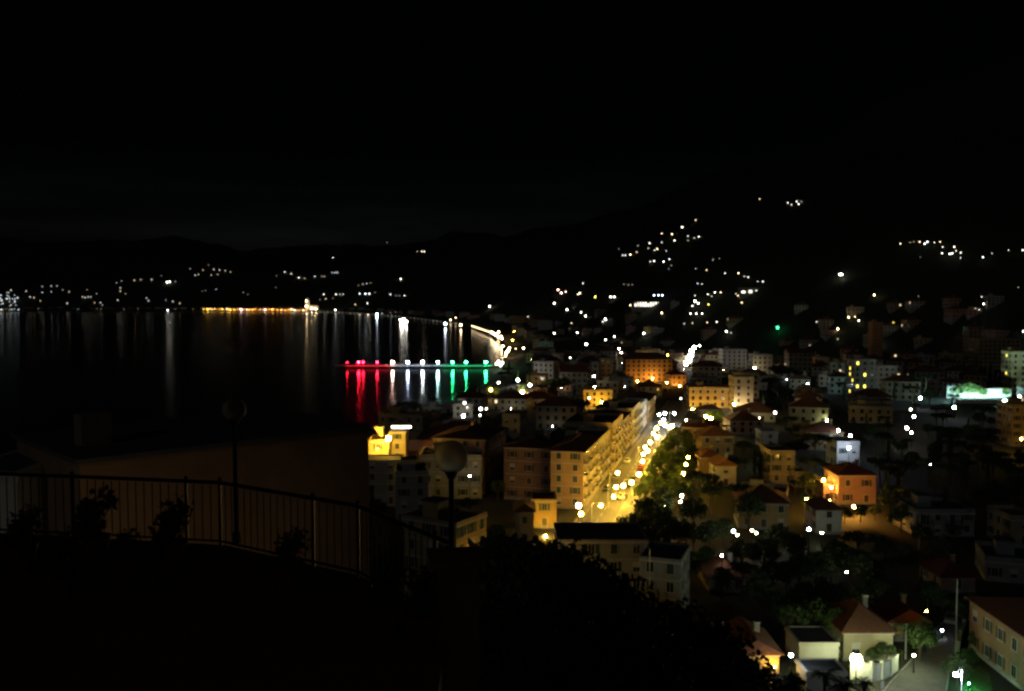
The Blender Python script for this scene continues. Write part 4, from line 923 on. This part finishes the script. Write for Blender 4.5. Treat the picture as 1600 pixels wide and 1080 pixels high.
for dx, hh, I in [(-13, 22, 2600), (-13, 50, 1200), (14, 10, 1600), (34, 8, 1200)]:
    q = p + Vector((dx, -16, 0)); o = empty('floodlight', q, 0, cat='floodlight', label={22: 'floodlight at the foot of the far church tower', 50: 'floodlight high before the belfry of the far church', 10: 'floodlight before the middle of the far church nave', 8: 'floodlight at the inland end of the far church nave'}[hh], group='church floodlights')
    b = MB(); b.tube([(0, 0, -4), (0, 0, hh)], .3, 'metal', 5); b.obj('pole', o); b = MB(); b.ball((0, 0, hh), 1.6, E('warm', I / (math.pi * 2.56)), 6, 4); b.obj('lamp_globe', o)
# the golden row on the far waterfront
G1 = 'golden lamps in a row along the far waterfront'
for i in range(46):
    px = 318 + i * 3.55 + rnd.uniform(-.8, .8)
    hue = rnd.choice(['sodium', 'orange', 'warm']) if px < 372 or px > 455 else rnd.choice(['orange', 'rosy', 'orange', 'orange'])
    far_lamp(px, 483.2 + (px - 318) * .008 + rnd.uniform(-.7, .7), hue, rnd.choice([3, 5, 9, 12]), .9 + rnd.random() * .7, 9, 'one of the golden lamps lining the far waterfront', G1, sample=True)
G2 = 'white lamps low along the far waterfront'
for i in range(44):
    px = 2 + i * 7.1 + rnd.uniform(-2, 2)
    far_lamp(px, 482.6 + rnd.uniform(-2.2, 1), rnd.choice(['white', 'warm', 'white', 'cool', 'yellow']), rnd.choice([.4, .6, .9, 1.6]), .8, 8, 'one of the pale lamps scattered low along the far waterfront', G2)
for i in range(46):
    px = rnd.uniform(-3, 31); py = 452 + rnd.random() * 36
    if px > 18 and py < 458: continue
    far_lamp(px, min(py, 484), rnd.choice(['cool', 'cool', 'white']), rnd.choice([.6, 1, 1.6, 2.4]), rnd.uniform(.8, 1.4), 12, 'one of the crowded cold lamps at the seaward end of the far town', 'crowded cold lamps at the end of the far town', stuff=True)
for i in range(36):
    px = 500 + i * 5.9; f = (px - 500) / 212
    far_lamp(px, 487.5 + 3 * f + 16 * f * f, 'white', rnd.choice([.3, .5, .9]), .8, 4, 'faint', 'faint lamps along the shore road', stuff=True)
for i in range(9):
    far_lamp(738 + i * 3.6, 509.5 + i * 1.25, 'warm', 14, 1.1, 6, 'one of the warm lamps in line before the promenade bend', 'warm lamps before the promenade bend', sample=True)
for px, py, hue, s, k, lb in [(589, 491.5, 'cool', 55, 2.1, 'strong cold lamp alone on the distant shore road, reflected in the bay'), (626, 500, 'white', 42, 2.0, 'seaward lamp of the dazzling white cluster on the shore'), (631, 499, 'white', 42, 2.2, 'top lamp of the dazzling white cluster on the shore'), (635, 503, 'white', 42, 2.2, 'inland lamp of the dazzling white cluster on the shore'), (628, 505, 'white', 42, 2.0, 'lowest lamp of the dazzling white cluster on the shore'),
                              (696, 506, 'cool', 55, 2.1, 'strong cold lamp between the white cluster and the promenade bend'), (704, 500, 'warm', 20, 1.2, 'small lamp just above the cold lamp near the promenade bend'), (712, 496.5, 'warm', 14, 1.0, 'small lamp higher up beyond the promenade lamps'), (720, 508, 'warm', 42, 1.9, 'strong warm lamp at the start of the promenade line'), (726, 492, 'white', 5, .9, 'faint lamp above the warm promenade line'), (765, 479, 'white', 24, 1.3, 'lone white lamp above the promenade bend'),
                              (261, 441, 'white', 12, 1.5, 'brightest white lamp on the far hillside, seaward of its twin'), (265, 440.5, 'white', 12, 1.4, 'brightest white lamp on the far hillside, inland of its twin'), (201, 481, 'white', 14, 1.7, 'brightest white lamp low on the far waterfront'), (497, 483, 'warm', 16, 1.8, 'warm lamp just inland of the floodlit church'), (524, 484.5, 'white', 16, 1.2, 'white lamp on the shore well inland of the floodlit church'), (262, 485, 'cool', 12, 1.2, 'cold lamp at the far water edge with a long reflection')]:
    far_lamp(px, py, hue, s, k, 7, lb, sample=True, group='brightest white hillside pair' if 'twin' in lb else None)

# points of light on the hills
A = [(41,455,6),(47,464,14),(53,465,12),(66,448,3),(80,447,5),(89,447,3),(66,457,6),(80,456,3),(98,453,2),(108,456,6),(63,470,4),(105,474,10),(129,464,5),(133,465,8),(138,464,8),(142,464,4),(151,459,2),(136,453,2),(148,473,6),(157,473,8),(160,477,8),(188,450,6),(188,455,8),(196,459,2),(184,469,12),(182,442,2),(190,439,2),(210,438,14),(220,437,3),(237,437,10),(274,440,2),(252,431,1),(229,466,4),(232,470,9),(270,471,9),(281,474,9),(259,469,2),(316,455,1),(321,454,1),(338,452,3),(297,420,2),(305,430,7),(310,429,5),(317,422,4),(326,414,1.5),(334,421,8),(343,422,8),(352,423,4),(360,425,4),(330,430,4),(340,429,3),(380,457,1.5),(387,460,1)]
B = [(445,425,6),(455,428,5),(467,434,8),(476,435,3),(492,432,5),(503,432,2),(507,432,2),(432,431,1),(431,449,.7),(520,403,14),(519,426,3),(523,426,4),(527,426,4),(506,460,8),(525,460,8),(531,460,3),(536,460,4),(509,467,4),(520,466,1),(562,459,9),(571,459,14),(577,459,12),(586,457,1),(560,446,1),(567,444,3),(573,443,3),(579,442,1.5),(610,460,7),(619,462,1.5),(624,462,1.5),(632,462,7),(626,436,16),(652,393,2),(659,393,8),(663,393,8),(605,379,.8),(555,476,5),(574,474,8),(575,492,10),(562,492,5),(597,490,3),(610,489,1),(618,488,1),(500,468,1)]
C = [(1087,344,6),(1066,355,16),(1034,365,7),(1050,366,12),(1075,369,5),(1092,370,8),(1085,372,3),(1054,376,9),(1075,376,2),(1034,379,4),(1015,380,8),(997,384,2),(1013,388,3),(1023,391,5),(1027,389,10),(1041,392,3),(995,394,5),(985,398,14),(973,399,5),(977,399,6),(967,389,.8),(1016,409,5),(1022,408,10),(1037,409,12),(1046,405,7),(1049,415,1.5),(1045,420,1),(1114,406,2),(1124,404,1),(1087,420,2),(1104,422,6),(1133,427,6),(1090,443,4),(1097,444,4),(975,444,1),(982,445,1.5),(988,445,1)]
Dd = [(1086,471,40),(1091,474,14),(1086,462,3),(1082,478,8),(1106,460,5),(1117,457,9),(1126,457,7),(1112,463,2),(1079,490,10),(1088,490,10),(1097,490,9),(906,458,10),(903,460,6),(911,443,4),(954,464,14),(960,464,14),(866,474,16),(886,484,16),(908,488,12),(915,494,16),(946,499,34),(942,503,5),(815,496,14),(831,494,4),(825,495,3),(1034,489,14),(985,477,9),(1154,427,8),(1169,433,5),(1163,432,2),(1184,440,2),(1192,440,5),(1150,459,2),(1153,462,5),(1159,473,7),(858,505,3),(893,505,4),(1105,504,4),(1120,503,6),(1082,505,3),(1069,506,2),(1142,520,2),(1276,503,3),(1336,495,7),(1342,501,12),(1326,496,16),(1309,514,24),(1309,530,2),(1378,536,14),(1366,461,18),(1534,464,3),(1537,475,14),(1524,482,2),(1530,484,3),(1591,449,1),(1435,463,.6),(1590,537,10),(1514,534,8),(1526,531,20)]
F_ = [(1187,311,5),(1231,317,6),(1237,320,5),(1245,315,8),(1248,319,8),(1252,315,2)]
Gg = [(1407,381,8),(1422,379,2),(1428,378,2),(1437,378,9),(1445,381,16),(1449,378,12),(1460,379,5),(1469,378,7),(1473,386,6),(1491,386,12),(1494,392,7),(1472,396,10),(1484,397,16),(1488,396,12),(1501,395,8),(1501,403,4),(1536,402,12),(1550,396,3),(1576,391,4),(1598,391,10),(1438,402,1)]
for rows, lb, gp in ((A, 'one of the white points scattered over the far hillside', 'white points on the far hillside'), (B, 'one of the white points on the hill between church and bend', 'white points on the hill above the bay'),
                     (C, 'one of the white points in the high cluster on the dark hill', 'high cluster of white points'), (F_, 'one of the few points highest on the dark mountain', 'highest points on the mountain'), (Gg, 'one of the points in the curved chain on the inland mountain', 'chain of points on the inland mountain')):
    for px, py, s in rows: far_lamp(px, py, rnd.choice(['white', 'white', 'cool', 'warm']), (min(s * .5, 1.7) if px < 420 else s * .7 if px < 700 else s * .9), .75 + .35 * min(1, s / 10), 5, lb, gp)
for px, py, s in Dd: far_lamp(px, py, rnd.choice(['white', 'white', 'warm']), s * 1.2, .9 + .4 * min(1, s / 15), 5, None, 'points of light on the near hillside', look='white point of light')
for px, py, hue, s, lb in [(872, 453, 'rosy', 24, 'upper reddish point of the pair at the hill foot'), (877, 458, 'rosy', 24, 'lower reddish point of the pair at the hill foot'), (884, 456, 'rosy', 8, 'small rosy point beside the reddish pair'), (930, 464, 'yellow', 16, 'single yellowish point inland of the reddish pair'), (1107, 476, 'yellow', 7, 'soft golden point just inland of the white row'), (1396, 504, 'yellow', 3, 'dim yellow point beside the small orange hillside house'), (1424, 501, 'rosy', 40, 'strong rosy point inland of the small orange hillside house'), (1510, 517, 'rosy', 40, 'strong rosy lamp at the seaward side of the small pink house'), (1531, 516, 'rosy', 34, 'strong rosy lamp at the inland side of the small pink house'), (1599, 518, 'cool', 30, 'cold lamp at the inland edge above the tall brownish block'), (1315, 429, 'white', 60, 'brightest lone lamp on the dark inland hillside'), (1312, 429, 'white', 30, 'smaller lamp touching the brightest lone one on the hillside')]:
    far_lamp(px, py, hue, s, 1.25, 6, lb)
# the lit terrace with its row of bright bays, and the white strip building
def bay_row(name, px0, px1, py, n, hue, s, label, hgt):
    p0, p1 = at(px0, py, 3), at(px1, py, 3); d = (p0.y + p1.y) / 2; x0, x1 = atd(px0, py, d).x, atd(px1, py, d).x; z = atd(px0, py, d).z
    root = empty(name, (x0, d, z - 3), 0, label=label, cat='building'); L = x1 - x0
    b = MB(); b.box(-2, L + 2, .5, 9, -6, 7, 'grey'); b.box(-2.5, L + 2.5, -2, 9.5, 7.01, 7.5, 'roofgrey'); b.obj('wall', root)
    for i in range(n):
        b = MB(); a0 = i * L / n; wd = L / n * .5; b.box(a0, a0 + wd, .3, .49, 1, 1 + hgt * (1 if i % 5 else .7), E(hue, s * rnd.uniform(.5, 1.3), False)); b.obj('lit_bay', root)
    mark(label.split(' with ')[0], (x0 + L / 2, d, z)); return root
bay_row('hillside_hall', 992, 1072, 476.5, 20, 'white', 2.6, 'long hall on the hill with a row of bright white bays', 5.2)
bay_row('hillside_hall', 1159, 1192, 455, 3, 'white', 2.4, 'long strip building with a white lit front on the hill', 3.0)
for px in (1022, 1029, 1035): far_lamp(px, 461.5, 'blue', 14, 1.3, 9, 'one of three bluish lamps above the row of bright bays', 'three bluish lamps above the hall')
mark('high cluster of points', at(1040, 385)); mark('reddish pair of points', at(875, 455)); mark('chain on the inland mountain', at(1460, 385)); mark('single green light', at(1215, 512)); mark('promenade bend', at(775, 523))

# ------------------------------------------------------------------ the rest of the town, dark between the lamps
for k in range(4): PROT.append((1498, 1582, 596 + k * 9, 604 + k * 9, 470))
rnd = random.Random(21)
def clear(P, w, dp, h, yaw, r, cut=.35):
    c = (P[0] - dp / 2 * math.sin(yaw), P[1] + dp / 2 * math.cos(yaw))
    for x, y, q in FOOT:
        if (x - c[0]) ** 2 + (y - c[1]) ** 2 < (q + r) ** 2: return False
    b = bbox_px(P, w, dp, h, yaw)
    for x0, x1, y0, y1, d in PROT:
        if d > P[1] - 2 and b[0] < x1 - 2 and b[1] > x0 + 2 and b[2] < y1 - (y1 - y0) * (cut if y1 - y0 > 11 else 0) and b[3] > y0: return False
    return True
nb = 0
cells = []
s = -80
while s < 560:
    t = -190
    while t < 470:
        cells.append((s, t)); t += 25
    s += 23
HL = {'cream': 'cream', 'white': 'white', 'ochre': 'ochre', 'pink': 'pink', 'grey': 'grey'}
for s, t in cells:
    s += rnd.uniform(-5, 5); t += rnd.uniform(-5, 5)
    if -24 < t < 14 and s < 215: continue
    p = st(s, t); x, y = p.x, p.y
    if y < 118 or x < coast_x(y) + 30: continue
    a = pix((x, y, 8))
    if a[0] < -30 or a[0] > 1640: continue
    if a[1] > 930 and a[0] > 1240: continue
    wood = 1375 < a[0] < 1582 and 632 < a[1] < 800      # the dark wooded plot
    if a[0] > 1180 and rnd.random() < .3: wood = True
    z = zland(x, y); fl = rnd.random() < .45
    w = rnd.uniform(10, 17); dp = rnd.uniform(9, 13); h = rnd.choice([6.2, 6.4, 9.2, 9.4, 12.2]) if y > 200 else rnd.choice([5.8, 6.2, 6.5])
    yaw = -TH + rnd.choice([0, 0, math.pi / 2, -math.pi / 2]) * 0 + rnd.uniform(-.12, .12)
    wl = rnd.choice(['cream', 'white', 'ochre', 'pink', 'grey', 'cream'])
    for hh in (h, 6.0, 3.6):
        if not wood and clear((x, y, z), w, dp, hh, yaw, max(w, dp) * .5):
            bd = building('house' if hh < 9 else 'apartment_block', 'house' if hh < 9 else 'apartment block', (x, y, z), w, dp, hh, yaw, wl, 'flat' if fl else 'hip', prot=False, group='dark houses of the town',
                          shut=rnd.choice(['green_sh', 'brown_sh']), faces=('front', 'right' if a[0] < 800 else 'left'), lit=('warm', 1.6), litp=.012, sink=4)
            PENDING.append((bd, f"dark {HL[wl]} {'flat-roofed' if fl else 'hip-roofed'} {'house' if hh < 9 else 'block'}", Vector((x, y, z + hh * .6)))); nb += 1
            break
    else:
        if rnd.random() < .7:
            k = rnd.choice(['broad', 'broad', 'pine', 'cypress']); sc = rnd.uniform(.45, .7)
            if clear((x, y, z), 4, 4, 7 * sc, 0, 2.0): tree(k, (x, y, z), sc, group='dark trees among the houses')
nl = 0  # low lamps added at random to brighten the house fronts
for o in [o for o in COL.objects if o.get('group') == 'dark houses of the town']:
    if nl >= 60 or rnd.random() < .35: continue
    x, y = o.location.x + rnd.uniform(-4, 4), o.location.y - rnd.uniform(4, 6)
    a = pix((x, y, zland(x, y) + 2.2))
    if a[1] > 860 or a[0] > 1270: continue
    hue = rnd.choice(['warm', 'sodium', 'white', 'warm', 'cool'])
    lamp(a[0], a[1], hue, rnd.choice([4, 7, 10, 16]), .12, 2.2, look=f"low {'golden' if hue == 'sodium' else 'warm' if hue == 'warm' else 'white'} garden lamp", group='added facade fill lamps', depth=y); nl += 1
# houses on the slopes behind
for i in range(46):
    px = rnd.uniform(820, 1600); py = rnd.uniform(478, 545); p = at(px, py)
    w = rnd.uniform(10, 16); h = rnd.uniform(5, 8)
    if clear((p.x, p.y, p.z), w, 10, h, 0, 6):
        wl = rnd.choice(['cream', 'white', 'ochre', 'pink', 'grey'])
        bd = building('hillside_house', 'house', p, w, 10, h, rnd.uniform(-.4, .4), wl, rnd.choice(['hip', 'flat']), prot=False, group='dark houses on the slope', sink=7, win=True, lit=('warm', 1.5), litp=.04)
        PENDING.append((bd, f'dim {wl} house on the slope', p)); nb += 1
# the wooded plot inland
n = 0
for i in range(3000):
    if n > 62: break
    p = at(rnd.uniform(1375, 1600), rnd.uniform(640, 850)); k = rnd.choice(['pine', 'pine', 'cypress', 'broad']); sc = rnd.uniform(.6, 1.0); z = zland(p.x, p.y)
    if any((x - p.x) ** 2 + (y - p.y) ** 2 < (q * .8 + 1.5) ** 2 for x, y, q in FOOT): continue
    bb = bbox_px(p, 5 * sc, 5 * sc, 10 * sc, 0)
    if any(b0 < lx + 3 and b1 > lx - 3 and b2 < ly + 4 and b3 > ly - 4 and p.y < ld for (lx, ly, ld) in LAMPS for b0, b1, b2, b3 in (bb,)): continue
    tree(k, (p.x, p.y, z), sc, group='trees of the wooded plot'); FOOT[-1] = (p.x, p.y, 1.4 * sc); n += 1
# trees between everything
n = 0
for i in range(6000):
    if n > 300: break
    s = rnd.uniform(-75, 300) if i % 3 else rnd.uniform(300, 620); t = rnd.uniform(-180, 330) if i % 3 else rnd.uniform(-190, 460)
    if -6 < t < 7 and s < 260: continue
    p = st(s, t)
    if p.y < 118 or p.x < coast_x(p.y) + 13: continue
    a = pix(p)
    if a[0] < 0 or a[0] > 1620 or (a[1] > 930 and a[0] > 1230): continue
    z = zland(p.x, p.y); k = rnd.choice(['broad', 'broad', 'pine', 'cypress', 'pine', 'palm']); sc = rnd.uniform(.6, 1.1)
    for sc in (sc, .6, .4, .28):
      if clear((p.x, p.y, z), 5 * sc, 5 * sc, (10 if k in ('pine', 'cypress') else 7.5) * sc, 0, 1.6 * sc, .62):
        tree(k, (p.x, p.y, z), sc, group='dark trees among the houses'); FOOT[-1] = (p.x, p.y, 1.5 * sc); n += 1; break

# ------------------------------------------------------------------ neighbour's house and the terrace in front
A_, B_ = Vector((-16.7, 34, 0)), Vector((-7.0, 43, 0)); yw = math.atan2(9, 9.7); L = (B_ - A_).length
mid = (A_ + B_) / 2; zg = 34.0
root = empty('neighbour_house', (mid.x, mid.y, zg), yw, label="large plain brown wall of the neighbour's house beyond the terrace railing", cat='house')
b = MB(); b.box(-L / 2, L / 2, 0, 9, -6, 48.7 - zg, 'brownwall'); b.obj('wall', root)
b = MB(); b.box(-L / 2 - .2, L / 2 + .15, -.15, 9.2, 48.702 - zg, 48.9 - zg, 'roofgrey'); b.box(-L / 2 + 1, -L / 2 + 2.2, 3, 4, 48.902 - zg, 50.2 - zg, 'brownwall'); b.obj('roof', root)
TZ = 51.45; RH = 52.4                           # terrace floor and top of the railing (2.6 m below the eye)
rp = [Vector((atd(px, 600, d).x, d, 0)) for px, d in [(-60, 13.5), (115, 13.2), (345, 12.75), (560, 11.3), (700, 9.6)]]
b = MB(); pl = [(p.x, p.y) for p in rp] + [(rp[-1].x + .1, 1.0), (-14, 1.0)]
b.add([(x, y, TZ) for x, y in pl] + [(x, y, 44) for x, y in pl], [tuple(range(len(pl)))] + [(i, len(pl) + i, len(pl) + (i + 1) % len(pl), (i + 1) % len(pl)) for i in range(len(pl))], 'paving')
tag(b.obj('terrace'), kind='structure')
root = empty('terrace_railing', (rp[0].x, rp[0].y, TZ), 0, label='dark metal railing with thin balusters round the near terrace', cat='railing'); o = Vector((rp[0].x, rp[0].y, TZ))
b = MB(); b.tube([(-.012, 0, 0.06), (-.012, 0, .90)], .009, 'rail', 5); bal = b.mesh('baluster')
b = MB(); b.box(-.02, .02, -.02, .02, 0, .95, 'rail'); b.ball((0, 0, .99), .03, 'rail', 6, 4); pst = b.mesh('post')
ins = Vector((0.0, -.12, 0))
for a, c in zip(rp, rp[1:]):
    d = c - a; Ls = d.length; u = d / Ls; a = a + ins; c = c + ins
    q0 = a - Vector((o.x, o.y, 0)); q1 = c - Vector((o.x, o.y, 0))
    b = MB(); b.tube([q0 + Vector((0, 0, .94)), q1 + Vector((0, 0, .94))], .028, 'rail', 8); b.obj('top_rail', root)
    b = MB(); b.tube([q0 + Vector((0, 0, .09)), q1 + Vector((0, 0, .09))], .016, 'rail', 6); b.obj('bottom_rail', root)
    nn = int(Ls / .13)
    for i in range(nn + 1):
        q = q0 + u * (Ls * i / nn)
        put('post' if i % 14 == 0 else 'baluster', pst if i % 14 == 0 else bal, root, q)
p = atd(713, 866, 9.3); root = empty('terrace_pillar', (p.x, 9.3, TZ - 1.0), R(10), label='squat black corner pillar with a capstone ending the terrace railing', cat='pillar')
b = MB(); b.box(-.22, .22, -.2, .2, -5, p.z - TZ + 1.0 - .08, 'concrete'); b.obj('shaft', root); b = MB(); b.box(-.28, .28, -.26, .26, p.z - TZ + .92, p.z - TZ + 1.0, 'concrete'); b.obj('capstone', root)
for px, py, d, rr, lb in [(705, 714, 9.75, .185, 'unlit opal globe lamp on a dark post near the black pillar'), (366, 640, 12.9, .17, 'unlit opal globe lamp on a dark post before the brown wall')]:
    p = atd(px, py, d); root = empty('globe_lamp', (p.x, d, TZ), 0, label=lb, cat='garden lamp', group='globe lamps on the terrace')
    if px == 705: root.location.z = TZ - .8
    z = p.z - root.location.z
    b = MB(); b.tube([(0, 0, 0), (0, 0, .15), (0, 0, .16), (0, 0, z - rr)], [.07, .06, .033, .03], 'rail', 8); b.obj('post', root)
    b = MB(); b.tube([(0, 0, z - rr - .05), (0, 0, z - rr + .03)], [.05, .08], 'rail', 8); b.obj('collar', root)
    b = MB(); b.ball((0, 0, z), rr, 'opal', 20, 12); b.obj('globe', root, smooth=True)
for i, (px, d, sc) in enumerate([(25, 11.5, .6), (142, 11.9, .75), (262, 11.6, .7), (190, 11.0, .5), (445, 10.6, .55), (600, 9.2, .55), (85, 10.4, .6), (655, 8.9, .6)]):
    x = atd(px, 600, d).x
    root = empty('flower_pot', (x, d, TZ), 0, label=None, cat='flower pot', group='pots along the terrace railing')
    b = MB(); b.tube([(0, 0, 0), (0, 0, .3), (0, 0, .3), (0, 0, .36)], [.13, .19, .215, .215], 'terracotta', 12); b.obj('pot', root)
    PENDING.append((root, 'terracotta pot with a black leafy plant', Vector((x, d, TZ + .3))))
    tree('shrub', (x, d, TZ + .1), sc, 'black leafy pot plant on the terrace', group='pot plants along the terrace railing')
mark('globe lamp by the wall', (atd(366, 640, 12.9).x, 12.9, 53)); mark('globe lamp by the pillar', (atd(705, 714, 9.75).x, 9.75, 52.5)); mark("brown neighbour's wall", (mid.x, mid.y, 47))
# house of the terrace, unseen behind the eye, added to shade it
root = empty('shade_house', (-5, -1.6, 46), 0, label='pale unseen house added behind the viewer to shade the near terrace', cat='house')
b = MB(); b.box(-13, 11, -9, 0, -2, 18, 'cream'); b.obj('wall', root)
b = MB(); b.box(-13.4, 11.4, -9.4, .4, 18.01, 18.4, 'tile'); b.obj('roof', root)
for i in range(5): put('window', window_mesh('green_sh'), root, (-10 + i * 4.4, .01, 6.6 if i != 2 else 5.6), math.pi)
# dim lamps below the terrace, all but the first added as unseen fill
for px, py, d, hue, I, lb in [(130, 880, 31, 'warm', 2.4, 'dim golden garden lamp below the seaward end of the brown wall'), (330, 890, 33, 'warm', 1.4, 'added dim warm lamp below the middle of the brown wall'), (500, 920, 36, 'warm', 1.6, 'added dim warm lamp below the near end of the brown wall'), (5, 880, 32, 'cool', .25, 'added dim cold lamp below the seaward end of the railing'), (665, 960, 22, 'lime', 1.2, 'added dim greenish lamp below the near part of the railing')]:
    p = atd(px, py, d); z0 = zland(p.x, d); root = empty('garden_lamp', (p.x, d, min(z0, p.z - 1)), 0, label=lb, cat='garden lamp', group='garden lamps below the terrace')
    z = p.z - root.location.z; b = MB(); b.tube([(0, 0, -.5), (0, 0, z - .1)], .04, 'metal', 6); b.obj('post', root)
    b = MB(); b.ball((0, 0, z), .05, E(hue, I / .00785), 6, 4); b.obj('lamp_globe', root)
bpx(-90, 22, 742, 36, 6, roof='flat', wall='white', label='pale house end behind the seaward end of the railing', prot=False, win=False, parapet=.1)
# gate trellis lit from below at the near end
settle_labels()
CW = {'golden lamps in a row along the far waterfront': 'golden lamp of the row lining the far waterfront', 'white lamps low along the far waterfront': 'pale lamp low along the far waterfront',
      'warm lamps before the promenade bend': 'warm lamp in the line before the promenade bend', 'white points on the far hillside': 'white point on the far hillside',
      'white points on the hill above the bay': 'white point on the hill between church and bend', 'high cluster of white points': 'white point of the high cluster on the dark hill',
      'highest points on the mountain': 'white point highest on the dark mountain', 'chain of points on the inland mountain': 'white point in the chain on the inland mountain', 'three bluish lamps above the hall': 'bluish lamp above the row of bright bays'}
for g, rows in CL.items():
    rows.sort(key=lambda r: (r[0], r[1]))
    for i, (px, py, o) in enumerate(rows):
        if g in CW: o['label'] = f"{CW[g]}, {(ORD[i] if i else 'first ').strip()} from the seaward end"
tag(STUFF.obj('distant_lamps'), kind='stuff')
print('buildings', nb, 'objects', len(COL.objects))
